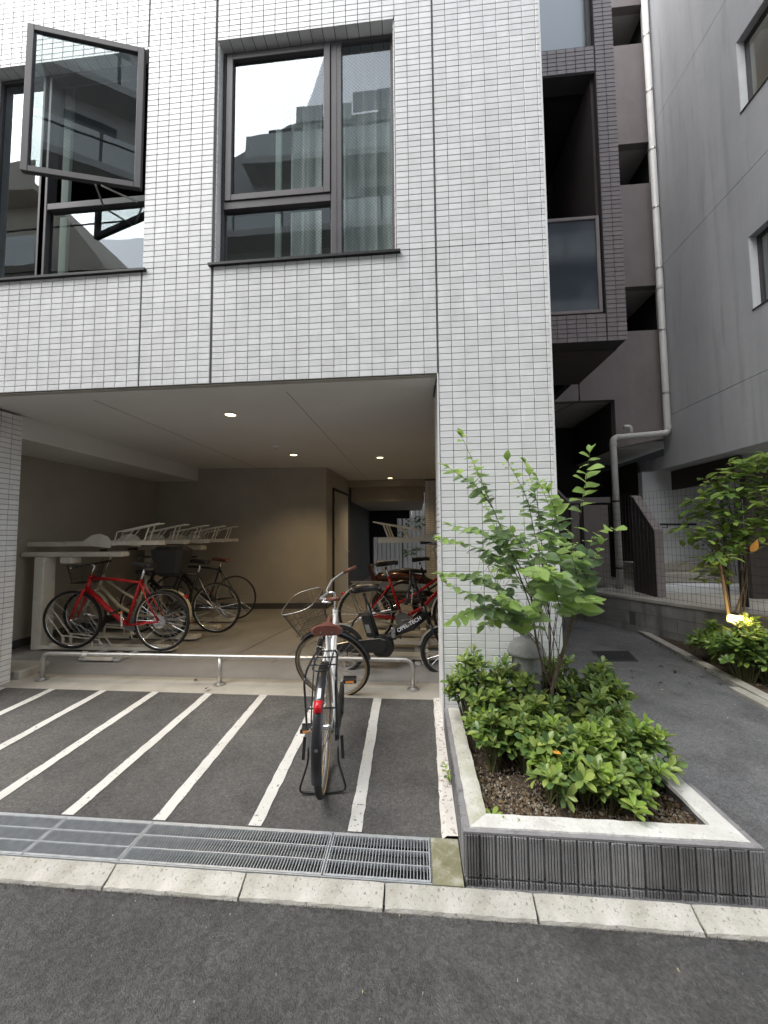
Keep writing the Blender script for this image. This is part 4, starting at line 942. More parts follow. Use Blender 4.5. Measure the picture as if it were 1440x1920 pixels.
def saddle(par, p, mt, T, wide=.105, ln=.26, rivets=False):
    mb = MB(T); n = 12; m_ = 9; vs = []
    for k in range(n+1):
        t = k/n; x = p[0]-ln*.42+ln*t
        w = wide if t < .12 else wide*(.20+.80*max(0,1-(t-.12)/.46)**1.7)
        if t < .08: w *= .82+t*2
        if t > .95: w *= .7
        z = p[2]+.006*(1-t)-.006*math.sin(t*PI)+.016*t+(.0 if t < .9 else -.01)
        for i in range(m_):
            a = PI*i/(m_-1); y = w*math.cos(a); dz = .028*math.sin(a)**.6-.018
            if t < .25 and i in (3,4,5): dz -= .006
            vs.append((x, y, z+dz-.014*abs(math.cos(a))**2))
        vs.append((x, -w*.80, z-.058+.02*t)); vs.append((x, w*.80, z-.058+.02*t))
    q = m_+2
    mb.add(vs, [(k*q+i, k*q+(i+1)%q, (k+1)*q+(i+1)%q, (k+1)*q+i) for k in range(n) for i in range(q)]+[tuple(range(q)), tuple(n*q+i for i in range(q-1,-1,-1))])
    sd_ = mb.build('saddle', mt, par, smooth=True, angle=60)
    if rivets:
        for y in (-.035,.035): mb = MB(T); mb.lathe([(.008,0),(.006,-.006)], (p[0]-ln*.42-.0,y,p[2]-.032), 10, 'X'); mb.build('rivet', M['chrome'], sd_)
        mb = MB(T)
        for y in (-.03,.03): mb.ring((p[0]-ln*.30,y,p[2]-.06), (0,1,0), .014, .003, 10, 5)
        mb.build('spring', M['chrome'], sd_)
    return sd_
def pedal(par, c, T, mat_=None):
    mb = MB(T); mb.box(c[0]-.035,c[0]+.035,c[1]-.045,c[1]+.045,c[2]-.004,c[2]+.004); mb.box(c[0]-.045,c[0]-.034,c[1]-.048,c[1]+.048,c[2]-.011,c[2]+.011); mb.box(c[0]+.034,c[0]+.045,c[1]-.048,c[1]+.048,c[2]-.011,c[2]+.011)
    pd = mb.build('pedal', M['black_vinyl'], par)
    mb = MB(T); mb.box(c[0]-.0475,c[0]-.0452,c[1]-.030,c[1]+.030,c[2]-.007,c[2]+.007); mb.box(c[0]+.0452,c[0]+.0475,c[1]-.030,c[1]+.030,c[2]-.007,c[2]+.007); mb.build('pedal_reflector', M['amber'], pd)
def basket(par, c, T, w=.36, d=.27, h=.23, wm=None, solid=False):
    wm = wm or M['wire']; mb = MB(T)
    def loop(z, s_, n=24):
        return [V((c[0]+(d/2*s_)*math.copysign(abs(math.cos(a))**.6, math.cos(a)), c[1]+(w/2*s_)*math.copysign(abs(math.sin(a))**.6, math.sin(a)), z)) for a in [2*PI*k/n for k in range(n)]]
    top, bot = loop(c[2]+h, 1.0, 48), loop(c[2], .72, 48)
    for k in range(0, 48): mb.tube([bot[k], top[k]], .0016, 3, caps=False)
    for t in (.0,.25,.5,.75): mb.tube([a.lerp(b,t) for a, b in zip(bot, top)], .0018, 4, closed=True)
    for k in range(-4, 5):
        y = c[1]+w*.36*k/4.2; mb.tube([(c[0]-d*.33,y,c[2]), (c[0]+d*.33,y,c[2])], .0018, 3)
        x = c[0]+d*.36*k/4.2; mb.tube([(x,c[1]-w*.33,c[2]), (x,c[1]+w*.33,c[2])], .0018, 3)
    b = mb.build('basket', wm, par)
    mb = MB(T); mb.tube(loop(c[2]+h, 1.0), .0042, 6, closed=True); mb.build('basket_rim', M['lightwire'] if not solid else wm, b, smooth=True)
    return b
def lug(mb, pts, r, n=10, **k): mb.tube(pts, r, n, **k)
def bicycle(label, loc, heading, style='city', Rw=.335, wb=1.10, steer=0, lean=0, frame=None, fork=None, saddle_m=None, tyre_r=.017, rim=None,
            side=None, fend=None, rack=None, bask=False, stand='double', guard=None, bar='swept', grip=None, crank=40, seat_h=.86, bar_h=None,
            fine=True, group='bicycles in and before the storage', bottle=False, name='bicycle'):
    t = thing(name, loc, label, 'bicycle', group, heading, local=True)
    if lean: t.rotation_euler = (lean, 0, heading)
    sport = style == 'sport'; fold = style == 'fold'
    ha = R(70 if not sport else 72); u = V((-math.cos(ha),0,math.sin(ha))); A = V((wb-.045,0,Rw)); fa = V((wb,0,Rw))
    cs, sn = math.cos(steer), math.sin(steer)
    def FT(p):       # turn the front assembly about the steering axis
        q = p-A; k = u; return A+q*cs+k.cross(q)*sn+k*(k.dot(q)*(1-cs))
    I = None
    frame = frame or M['white_paint']; fork = fork or frame; saddle_m = saddle_m or M['black_vinyl']; rim = rim or M['chrome']; grip = grip or M['black_vinyl']
    bb = V((.43 if not fold else .40, 0, .285)); ra_ = V((0,0,Rw))
    sdir = V((-math.cos(R(72)),0,math.sin(R(72)))); 
    sc = bb+sdir*(.50 if sport else .42 if not fold else .34); st_ = bb+sdir*((seat_h-.06-bb.z)/sdir.z)
    hb = A+u*(.36 if not fold else .37); ht = A+u*(.52 if not fold else .52)
    if fold: hb = A+u*.30; ht = A+u*.46
    wheel(t, ra_, Rw, tyre_r, I, rim, side, fine=fine); wheel(t, fa, Rw, tyre_r, FT, rim, side, fine=fine)
    # frame
    mb = MB()
    if sport:
        lug(mb, [ht-u*.02, ht.lerp(sc,.5)+V((0,0,.004)), sc], [.022,.016,.014]); lug(mb, [hb+u*.02, hb.lerp(bb,.5), bb], [.028,.026,.024]); lug(mb, [bb, sc+sdir*.04], .017)
    elif fold:
        mid = V((.52,0,.40)); lug(mb, [hb+u*.08, hb.lerp(mid,.5)+V((0,0,.012)), mid+V((.02,0,.02))], [.032,.036,.034], flat=1.15); lug(mb, [mid, bb+V((0,0,.03))], [.036,.04]); lug(mb, [bb, sc+sdir*.10], .020)
        lug(mb, [V((.20,0,.60)), V((.13,0,.52)), ra_+V((0,.05,0))], .010); lug(mb, [V((.20,0,.60)), V((.13,0,.52)), ra_-V((0,.05,0))], .010)
    else:
        lug(mb, [hb+u*.03, hb.lerp(bb,.45)+V((-.06,0,-.085)), bb+V((.02,0,.02))], [.020,.021,.020]); lug(mb, [bb, sc+sdir*.10], .017)
        lug(mb, [ht-u*.03, ht.lerp(bb+sdir*.22,.5)+V((-.03,0,-.07)), bb+sdir*.18], [.016,.016,.015])
    lug(mb, [hb-u*.01, ht+u*.01], .021)
    for s_ in (-1, 1):
        lug(mb, [bb+V((-.02,s_*.02,0)), bb.lerp(ra_,.35)+V((0,s_*.045,0)), ra_+V((0,s_*.062,0))], [.011,.010,.008], 7)
        if not fold: lug(mb, [sc+V((-.008,s_*.014,0)), sc.lerp(ra_,.4)+V((0,s_*.045,0)), ra_+V((0,s_*.062,0))], [.009,.008,.007], 7)
    mb.build('frame', frame, t, smooth=True)
    mb = MB(FT); cr = A+u*(Rw+.035)
    if fold: cr = A+u*(Rw+.04)
    lug(mb, [cr, hb], .016)
    for s_ in (-1, 1): lug(mb, [cr, cr+V((.005,s_*.045,-.01)), cr.lerp(fa,.5)+V((.0,s_*.052,0)), fa+V((0,s_*.052,0))], [.016,.013,.012,.008] if not sport else [.022,.018,.016,.010], 8)
    mb.build('fork', fork, t, smooth=True)
    # seat
    mb = MB(); lug(mb, [sc, st_], .0135); mb.build('seat_post', M['chrome'] if not fold else M['black_paint'], t, smooth=True)
    saddle(t, (st_.x, 0, seat_h), saddle_m, None, wide=.105 if style != 'sport' else .072, ln=.26, rivets=(saddle_m is M['brown_leather']))
    # bars
    bh = bar_h or (1.04 if style == 'city' else .98 if sport else 1.02)
    hc = ht+u*((bh-ht.z)/u.z-.0); 
    mb = MB(FT); stem_top = hc-u*.02
    lug(mb, bend([ht, stem_top, stem_top+V((.055,0,.005))], .03) if style != 'fold' else [ht, hc], .0125 if style != 'fold' else .017)
    mb.build('stem', M['chrome'] if not fold else M['black_paint'], t, smooth=True)
    bc = stem_top+V((.055,0,.005)) if style != 'fold' else hc
    if bar == 'swept': bp = [bc+V((-.19,.27,.055)), bc+V((-.09,.235,.05)), bc+V((.0,.15,.035)), bc+V((.03,.05,.0)), bc]
    elif bar == 'flat': bp = [bc+V((-.03,.28,.01)), bc+V((-.01,.14,.005)), bc]
    else: bp = [bc+V((-.04,.10,-.30)), bc+V((0,.08,-.12)), bc]       # folded down
    mir = [V((p.x,-p.y,p.z)) for p in reversed(bp[:-1])]
    mb = MB(FT); lug(mb, bp+mir, .0115); hbar = mb.build('handlebar', M['grey_plastic'] if bar == 'swept' else M['black_paint'], t, smooth=True)
    for s_ in (0, 1):
        e = (bp if s_ == 0 else [V((p.x,-p.y,p.z)) for p in bp])
        d = (e[0]-e[1]).normalized(); mb = MB(FT); lug(mb, [e[0]-d*.105, e[0]+d*.012], [.0155,.0165]); mb.build('grip', grip, hbar, smooth=True)
        mb = MB(FT); b0 = e[0]-d*.13; lug(mb, bend([b0, b0+V((.035,0,-.008)), e[0]+V((.045,0,-.018))-d*.02], .02), [.007]*8, 6); mb.build('brake_lever', M['chrome'], hbar, smooth=True)
    mb = MB(FT); p = bc+V((.03,0,.01)); lug(mb, [p, p+V((.05,.02,-.12)), cr+V((.035,.02,.05))], .0028, 5); mb.build('brake_cable', M['black_vinyl'], t)
    # transmission
    ry = -.05
    mb = MB(); mb.lathe([(.075,-.003),(.085,-.002),(.085,.002),(.075,.003)], bb+V((0,ry,0)), 24, 'Y'); mb.lathe([(.035,-.003),(.035,.003)], ra_+V((0,ry,0)), 14, 'Y')
    mb.tube([ra_+V((0,ry,.035)), bb+V((0,ry,.085))], .004, 4); mb.tube([ra_+V((0,ry,-.035)), bb+V((0,ry,-.085))], .004, 4)
    mb.build('chainring', M['grey_plastic'], t)
    ca_ = R(crank); cd = V((math.cos(ca_),0,math.sin(ca_)))*.165
    mb = MB(); lug(mb, [bb+V((0,-.065,0)), bb+V((0,-.07,0))+cd], [.011,.008], 6); lug(mb, [bb+V((0,.065,0)), bb+V((0,.07,0))-cd], [.011,.008], 6); lug(mb, [bb+V((0,-.07,0)), bb+V((0,.07,0))], .012)
    crk = mb.build('crank', M['chrome'] if not fold else M['black_paint'], t)
    pedal(crk, bb+V((0,-.13,0))+cd, None); pedal(crk, bb+V((0,.13,0))-cd, None)
    if guard:
        mb = MB(); pts = [(-.04,.02),(-.02,.06),(.20,.075),(.42,.11),(.50,.10),(.545,.03),(.52,-.05),(.46,-.09),(.40,-.075),(.18,-.01),(-.02,-.02)]
        mb.tube([(p[0],-.078,Rw*.9+p[1]*1.0-.01) for p in pts], .014, 6, closed=True, flat=.4); mb.build('chain_guard', guard, t)
    if fend:
        mb = MB(); arc_strip(mb, ra_, Rw+.022, 62, 198, .052); fr_ = mb.build('mudguard', fend, t, smooth=True, angle=60)
        mb = MB(FT); arc_strip(mb, fa, Rw+.022, 62 if not fold else 40, 182 if not fold else 165, .054); mb.build('mudguard', fend, t, smooth=True, angle=60)
        mb = MB()
        for s_ in (-1, 1): mb.tube([ra_+V((0,s_*.06,0)), ra_+V((-(Rw+.015)*.96,s_*.024,(Rw+.015)*.14))], .0024, 4)
        mb.build('mudguard_stay', M['chrome'], t)
        if style == 'city':
            ar = R(139); p = ra_+V((math.cos(ar),0,math.sin(ar)))*(Rw+.022)
            nrm = V((math.cos(ar),0,math.sin(ar))); tan_ = V((-math.sin(ar),0,math.cos(ar)))*-1
            mb = MB(); vs = []
            for k in range(7):
                v_ = -1+2*k/6
                for i in range(7):
                    h_ = -1+2*i/6; rr_ = max(0,1-(v_*v_)**1.5-(h_*h_)**2*.6)
                    vs.append(p+tan_*(.030*v_)+V((0,.021*h_,0))+nrm*(.004+.024*rr_-.006*h_*h_))
            mb.add(vs, [(k*7+i,k*7+i+1,(k+1)*7+i+1,(k+1)*7+i) for k in range(6) for i in range(6)]); mb.build('rear_reflector', M['red_lens'], t, smooth=True)
            mb = MB(); arc_strip(mb, ra_, Rw+.0242, 124, 132.5, .017, 4, .001); mb.build('reflective_tape', M['mirror'], t)
            mb = MB(); q = ra_+V((math.cos(R(170)),0,math.sin(R(170))))*(Rw+.022); mb.lathe([(.009,0),(.009,.006),(.004,.009)], q, 8, 'X'); mb.build('mudguard_bolt', M['chrome'], t)
    if rack:
        zr_ = 2*Rw+.045; mb = MB()
        mb.tube(bend([(.20,.035,zr_-.01),(.17,.045,zr_),(-.17,.045,zr_),(-.185,0,zr_),(-.17,-.045,zr_),(.17,-.045,zr_),(.20,-.035,zr_-.01)], .03, 4), .0045, 6)
        for s_ in (-1, 1):
            mb.tube(bend([(.19,s_*.050,zr_-.005),(.15,s_*.070,zr_-.012),(-.13,s_*.082,zr_-.016),(-.20,s_*.082,zr_-.05),(-.085,s_*.082,Rw+.02),(-.01,s_*.075,Rw+.02)], .04, 5), .0062, 6)
            mb.tube([(.10,s_*.068,zr_-.012),(.02,s_*.075,Rw+.02)], .0045, 6)
        for x, w in ((.19,.05),(.07,.075),(-.06,.08)): mb.tube([(x,-w,zr_-.008),(x,w,zr_-.008)], .0045, 6)
        mb.tube([(-.165,-.082,zr_-.20),(-.165,.082,zr_-.20)], .0045, 6)
        mb.build('rear_rack', rack, t, smooth=True)
    if stand == 'double':
        mb = MB(); ps = bend([(-.01,.085,Rw-.03),(-.03,.083,.165),(-.05,.135,.012),(-.055,0,.006),(-.05,-.135,.012),(-.03,-.083,.165),(-.01,-.085,Rw-.03)], .035, 5)
        mb.tube(ps, .0062, 8); mb.build('stand', M['black_paint'], t, smooth=True)
        for s_ in (-1, 1): mb = MB(); mb.box(-.025,.01,s_*.085-.008,s_*.085+.008,Rw-.13,Rw-.01); mb.build('stand_bracket', M['grey_plastic'], t); mb = MB(); mb.tube([(-.02,s_*.105,Rw-.04),(-.03,s_*.112,Rw-.16)], .010, 6, flat=.4); mb.build('stand_lever', M['black_paint'], t)
    elif stand == 'side':
        mb = MB(); mb.tube([(.05,.07,Rw-.03),(.02,.17,.01)], .008, 6); mb.build('stand', M['black_paint'], t)
    if bask: basket(t, (A+u*.45+V((.215,0,-.02))) if bask is True else bask, FT, w=.39, d=.30, h=.24)
    if bottle:
        p = hb.lerp(bb,.45)+V((-.035,0,.045)); d = (bb-hb).normalized(); mb = MB(); lug(mb, [p-d*.09, p-d*.06, p+d*.08], [.018,.034,.034]); mb.build('bottle', M['cream_paint'], t, smooth=True)
    return t, FT, dict(A=A, u=u, bb=bb, hb=hb, ht=ht, sc=sc, ra=ra_, fa=fa)

# the white bicycle out on the parking lot, front wheel turned hard left
ra1 = at(594,1484,Z=lz(2.15)); fr1 = at(622,1313,Z=.095)
hd = math.atan2(fr1.y-ra1.y, fr1.x-ra1.x)-R(0.3)
b1, FT1, G1 = bicycle('white bicycle with brown saddle and wire basket parked on the marked lot in front', (ra1.x+.032, ra1.y+.03, lz(ra1.y)+.003), hd, 'city', steer=R(78), frame=M['white_paint'], saddle_m=M['brown_leather'],
   side=M['tan'], fend=M['black_paint'], rack=M['black_paint'], bask=True, guard=M['black_vinyl'], rim=M['rim_grey'], grip=M['brown_leather'], crank=38, seat_h=.865, bar_h=1.00, tyre_r=.0195)
# red hybrid, front left
def spot(px, py, z): p = at(px, py, Z=z); return (p.x, p.y, z)
b2, FT2, G2 = bicycle('red flat-bar bicycle with black tyres in the first place of the left rack', spot(302,1221,.21), PI+R(-1), 'sport', wb=1.10, Rw=.335, frame=M['red_paint'], crank=-95, seat_h=.98, stand=None, fine=False, steer=R(8), rim=M['chrome'], bar='flat', bar_h=.98)
mb = MB(); mb.lathe([(.02,-.004),(.075,-.003),(.075,.003),(.02,.004)], G2['ra']+V((0,.045,0)), 20, 'Y'); mb.build('brake_disc', M['chrome'], b2)
b3, _, G3 = bicycle('cream framed city bicycle with a dark front basket behind the red bicycle', spot(312,1196,.21), PI+R(2), 'city', wb=1.08, Rw=.30, frame=M['cream_paint'], fend=M['cream_paint'], bask=True, rack=M['black_paint'], stand=None, fine=False, seat_h=.84, bar_h=1.08, tyre_r=.022)
mb = MB(); mb.bbox(-.26,.16,-.16,.16,.78,1.16,.05); mb.v = [((x*(1 if z > .9 else .75)), y*(1 if z > .9 else .8), z) for x, y, z in mb.v]
bx = mb.build('rear_box', M['black_vinyl'], b3, label='black covered child seat on the rear rack')
b4, _, G4 = bicycle('black bicycle with silver stays and bright rims, third in the left rack', spot(405,1187,.21), PI+R(1), 'sport', wb=1.08, frame=M['black_paint'], stand=None, fine=False, seat_h=.96, steer=R(-10), fend=None, bar='flat', bar_h=1.02)
mb = MB(); mb.tube([G4['sc'], G4['ra']+V((0,.064,0))], .010, 6); mb.tube([G4['bb'], G4['ra']+V((0,.064,0))], .010, 6); mb.build('silver_stays', M['silver_paint'], b4)
b5, _, G5 = bicycle('thin-tyred bicycle with a brown saddle, furthest back in the left rack', spot(441,1161,.21), PI+R(-1), 'sport', wb=1.05, frame=M['black_paint'], saddle_m=M['brown_leather'], stand=None, fine=False, seat_h=.93, tyre_r=.013, bar_h=.95, bar='flat')
# red city bicycle on the right
b6, _, G6 = bicycle('red city bicycle with silver mudguards standing behind the black folding bicycle', spot(687,1206,.22), R(1), 'city', wb=1.12, Rw=.335, frame=M['red_paint'], fend=M['alu'], guard=M['grey_plastic'], rack=M['grey_plastic'], stand=None, fine=False, seat_h=.95, bar_h=1.14, crank=10)
b7, _, G7 = bicycle('dark bicycle with grey mudguards, deepest on the right-hand side of the storage', spot(757,1165,.22), R(3), 'city', wb=1.0, Rw=.29, frame=M['black_paint'], fend=M['black_paint'], stand=None, fine=False, seat_h=.92, bar_h=1.10, bask=False)
# black folding e-bike
er = at(640,1264,Z=.104); ef = at(835,1269,Z=.104)
b8, FT8, G8 = bicycle('black folding electric bicycle with white lettering behind the guard rail', (er.x, er.y, .106), math.atan2(ef.y-er.y, ef.x-er.x), 'fold', wb=math.hypot(ef.x-er.x, ef.y-er.y), Rw=.24, frame=M['black_paint'], fend=M['grey_plastic'], stand='side', fine=False, seat_h=.86, bar='folded', bar_h=1.02, crank=200, tyre_r=.022, rim=M['grey_plastic'])
bbp = G8['bb']
mb = MB(); mb.bbox(bbp.x-.135,bbp.x-.035,-.045,.045,.37,.60,.012); mb.v = [(x-(z-.37)*.28,y,z) for x, y, z in mb.v]; bat = mb.build('battery', M['black_vinyl'], b8)
mb = MB(); mb.bbox(bbp.x-.120,bbp.x-.075,-.0475,-.044,.42,.50,.001); mb.v = [(x-(z-.37)*.28,y,z) for x, y, z in mb.v]; mb.build('battery_label', M['grey_plastic'], bat)
mb = MB(); mb.lathe([(.03,-.05),(.10,-.045),(.115,-.02),(.115,.02),(.10,.045),(.03,.05)], bbp+V((.02,-.01,-.0)), 22, 'Y'); mb.build('motor_cover', M['black_vinyl'], b8, smooth=True, angle=40)
mb = MB(); mb.prism([(-.03,-.075,.26),(-.03,-.075,.31),(.15,-.075,.345),(bbp.x,-.075,.37),(bbp.x+.07,-.075,.33),(bbp.x+.04,-.075,.24),(.15,-.075,.23)], (0,.012,0)); cg = mb.build('chain_case', M['black_vinyl'], b8)
mb = MB(); mb.tube([(-.02,-.077,.315),(.15,-.077,.350),(bbp.x,-.077,.375),(bbp.x+.05,-.077,.36)], .005, 5); cg2 = mb.build('case_trim', M['silver_paint'], cg)
mid = V((.52,0,.40)); mb = MB(); mb.bbox(mid.x-.012,mid.x+.030,-.05,-.034,.375,.475,.004); mb.build('hinge_clamp', M['silver_paint'], b8)
def text_mesh(body, size, name, mt, par, mtx, ext=.0006):
    cu = bpy.data.curves.new('lettering', 'FONT'); cu.body = body; cu.size = size; cu.extrude = ext; cu.align_x = 'CENTER'; cu.align_y = 'CENTER'; cu.offset = size*.018
    to = bpy.data.objects.new('tmp', cu); COL.objects.link(to); bpy.context.view_layer.update()
    me = bpy.data.meshes.new_from_object(to.evaluated_get(bpy.context.evaluated_depsgraph_get())); bpy.data.objects.remove(to)
    me.transform(mtx); me.materials.clear(); me.materials.append(mt); me.name = name
    o = bpy.data.objects.new(name, me); COL.objects.link(o); o.parent = par; return o
tA, tB = mid+V((.02,0,.02)), G8['hb']+G8['u']*.08
dd = (tB-tA).normalized(); up = V((-dd.z,0,dd.x)); cc = tA.lerp(tB,.46)+V((0,-.040,.006))
mt_ = Matrix(((dd.x, up.x, 0), (0, 0, -1), (dd.z, up.z, 0))).to_4x4(); mt_.translation = cc
L1 = (tB-tA).length
text_mesh('OPEL TECH', L1*.145, 'lettering', M['mirror'], b8, mt_)

# ================================================================== TWO-TIER RACKS
M['rack'] = noisy('cream_rack_paint', [(.3,(.68,.64,.55)),(.7,(.78,.74,.65))], scale=6, rough=.5, extra=[(9,.55,.8,(.34,.29,.22),.4)])
def hoops(par, x0, x1, y, z, s_, hgt=.22):
    """two leaning wheel rails with struts, open towards sign s_"""
    mb = MB()
    for dy in (-.045, .045):
        mb.tube([(x0,y+dy,z),(x0+s_*.03,y+dy,z+.11),(x1-s_*.10,y+dy,z+hgt),(x1+s_*.02,y+dy,z+hgt+.02)], .0075, 6)
        mb.tube([(x1-s_*.10,y+dy,z+hgt),(x1-s_*.17,y+dy,z)], .0075, 6); mb.tube([(x1-s_*.30,y+dy,z+hgt*.75),(x1-s_*.42,y+dy,z)], .006, 6)
    mb.tube([(x1,y-.045,z+hgt+.015),(x1,y+.045,z+hgt+.015)], .0075, 6)
    return mb.build('wheel_hoop', M['rack'], par)
def channel(mb, x0, x1, y, z, w=.075, h=.045):
    mb.box(x0,x1,y-w,y+w,z,z+.006); mb.box(x0,x1,y-w,y-w+.006,z+.006,z+h); mb.box(x0,x1,y+w-.006,y+w,z+.006,z+h)
lr = thing('bicycle_rack', (-4.3,5.2,FZ), 'cream two-tier bicycle rack along the left wall of the storage', 'bicycle rack', 'two-tier bicycle racks')
mb = MB(); mb.bbox(-4.56,-4.43,4.12,4.28,FZ,1.26,.01); mb.build('post', M['rack'], lr)
mb = MB(); mb.bbox(-4.60,-4.40,6.00,6.20,FZ,1.26,.01); mb.build('post', M['rack'], lr)
mb = MB(); mb.bbox(-4.76,-3.45,4.14,4.26,1.262,1.318,.01); mb.build('arm', M['rack'], lr)
mb = MB(); mb.bbox(-4.74,-3.60,6.02,6.18,1.262,1.335,.01); mb.build('arm', M['rack'], lr)
mb = MB(); mb.bbox(-4.25,-4.10,4.14,4.29,1.18,1.258,.01); mb.build('stop_block', M['rack'], lr)
TR = [4.30,4.80,5.30,5.80,6.22]
for i, y in enumerate(TR):
    mb = MB(); channel(mb, -4.78, -3.72, y, 1.385, .07, .055); mb.prism([(-4.05,y-.075,1.40),(-3.68,y-.075,1.36),(-3.66,y-.075,1.42),(-3.72,y-.075,1.50),(-3.82,y-.075,1.535),(-3.92,y-.075,1.52),(-4.05,y-.075,1.44)], (0,.012,0))
    tr = mb.build('upper_tray', M['rack'], lr)
    mb = MB(); channel(mb, -3.67, -3.08, y, 1.395, .06, .05); mb.build('sliding_tray', M['rack'], tr)
    hoops(tr, -3.65, -3.10, y, 1.445, 1, .19)
    if i < 4:
        yy = 4.16+.48*i; mb = MB(); channel(mb, -4.45, -2.86, yy, FZ+.022, .06, .04); mb.prism([(-2.86,yy-.06,FZ+.022),(-2.78,yy-.05,FZ+.03),(-2.78,yy+.05,FZ+.03),(-2.86,yy+.06,FZ+.022)], (0,0,.04)); lt = mb.build('lower_tray', M['rack'], lr)
        mb = MB()
        h0 = [at(77,1150,Y=4.06), at(108,1194,Y=4.06), at(178,1202,Y=4.06), at(191,1220,Y=4.06)]
        for dy in (-.05,.05):
            mb.tube([V((p.x, yy+dy, p.z)) for p in h0], .0085, 6)
            mb.tube([(h0[1].x+.02,yy+dy,h0[1].z),(h0[1].x+.02,yy+dy,.21)], .015, 6); mb.tube([(h0[2].x-.08,yy+dy,h0[2].z),(h0[2].x-.08,yy+dy,.22)], .008, 6)
        mb.build('wheel_hoop', M['rack'], lt)
for x in (-3.60,-3.20):
    mb = MB(); mb.bbox(x-.035,x+.035,3.80,6.3,FZ+.001,FZ+.026,.003); mb.build('floor_rail', M['galv'], lr)
    mb = MB(); mb.lathe([(.03,-.035),(.036,-.02),(.036,.02),(.03,.035)], (x,3.84,FZ+.055), 12, 'X'); mb.build('roller', M['rack'], lr)
mb = MB(); mb.box(-3.56,-3.24,3.79,3.83,FZ+.012,FZ+.036); mb.build('cross_bar', M['rack'], lr)
rr = thing('bicycle_rack', (.6,4.8,FZ), 'cream two-tier bicycle rack on the right side of the storage, half hidden by the pillar', 'bicycle rack', 'two-tier bicycle racks')
for i, y in enumerate((4.55,5.05,5.55)):
    mb = MB(); channel(mb, -.46, .36, y, 1.395, .06, .05); mb.prism([(.10,y-.075,1.37),(.36,y-.075,1.37),(.36,y-.075,1.50),(.27,y-.075,1.54),(.17,y-.075,1.51),(.10,y-.075,1.44)], (0,.012,0)); tr = mb.build('upper_tray', M['rack'], rr)
    hoops(tr, .10, -.50, y, 1.44, -1, .19)
    mb = MB(); channel(mb, .37, .79, y, 1.385, .07, .055); mb.build('fixed_tray', M['rack'], tr)
for i, y in enumerate((4.02,4.45,4.9,5.35)):
    mb = MB(); channel(mb, -.60, .72, y, FZ+.03+.03*(i%2), .06, .04); lt = mb.build('lower_tray', M['rack'], rr)
    mb = MB(); mb.bbox(.04,.12,y-.10,y-.03,FZ+.001,FZ+.13,.008); mb.build('tray_block', M['rack'], lt)
mb = MB(); mb.bbox(.60,.76,4.3,4.46,FZ,1.38,.01); mb.build('post', M['rack'], rr)
for x in (.0,.5): mb = MB(); mb.bbox(x-.03,x+.03,3.86,5.6,FZ+.001,FZ+.02,.003); mb.build('floor_rail', M['galv'], rr)

# scooter standing beyond the right bikes, seen above the red mudguard
scy = 6.0
sc_ = thing('scooter', (-.45,scy,FZ), 'dark brown motor scooter with a small windscreen beyond the red bicycle', 'scooter', rz=0)
p0 = at(700,1086,Y=scy); p1 = at(790,1086,Y=scy)
def sx(px): return at(px,1086,Y=scy).x
def sz(py): return at(740,py,Y=scy).z
M['scooter'] = mat('brown_scooter_paint', (.075,.022,.012), .18)
mb = MB(); mb.tube([(sx(703),scy,sz(1090)),(sx(712),scy,sz(1082)),(sx(745),scy,sz(1080)),(sx(790),scy,sz(1086)),(sx(812),scy,sz(1092))], [.05,.10,.115,.10,.05], 14, flat=.75); mb.build('rear_body', M['scooter'], sc_, smooth=True)
mb = MB(); mb.tube([(sx(730),scy,sz(1072)),(sx(760),scy,sz(1069)),(sx(800),scy,sz(1072))], [.04,.07,.05], 12, flat=.55); mb.build('seat', M['black_vinyl'], sc_, smooth=True)
mb = MB(); mb.prism([(sx(709),scy-.12,sz(1052)),(sx(722),scy-.12,sz(1078)),(sx(728),scy-.12,sz(1076)),(sx(714),scy-.12,sz(1050))], (0,.24,0)); mb.build('windscreen', noisy('clear_screen', [(.3,(.42,.46,.48)),(.7,(.55,.6,.62))], scale=3, rough=.1), sc_)
mb = MB(); mb.prism([(sx(700),scy-.1,sz(1096)),(sx(690),scy-.1,sz(1060)),(sx(696),scy-.1,sz(1058)),(sx(712),scy-.1,sz(1096)),(sx(735),scy-.1,sz(1140)),(sx(722),scy-.1,sz(1140))], (0,.2,0)); mb.build('leg_shield', M['scooter'], sc_)
for px in (722, 798): wheel(sc_, V((sx(px),scy,FZ+.22)), .22, .045, None, M['grey_plastic'], None, spokes=8, fine=False)
mb = MB(); mb.bbox(sx(722),sx(800),scy-.12,scy+.12,.42,.60,.04); mb.build('underbody', M['black_vinyl'], sc_)
mb = MB(); mb.tube([(sx(703),scy-.26,sz(1062)),(sx(700),scy,sz(1058)),(sx(703),scy+.26,sz(1062))], .014, 8); mb.build('handlebar', M['black_vinyl'], sc_)

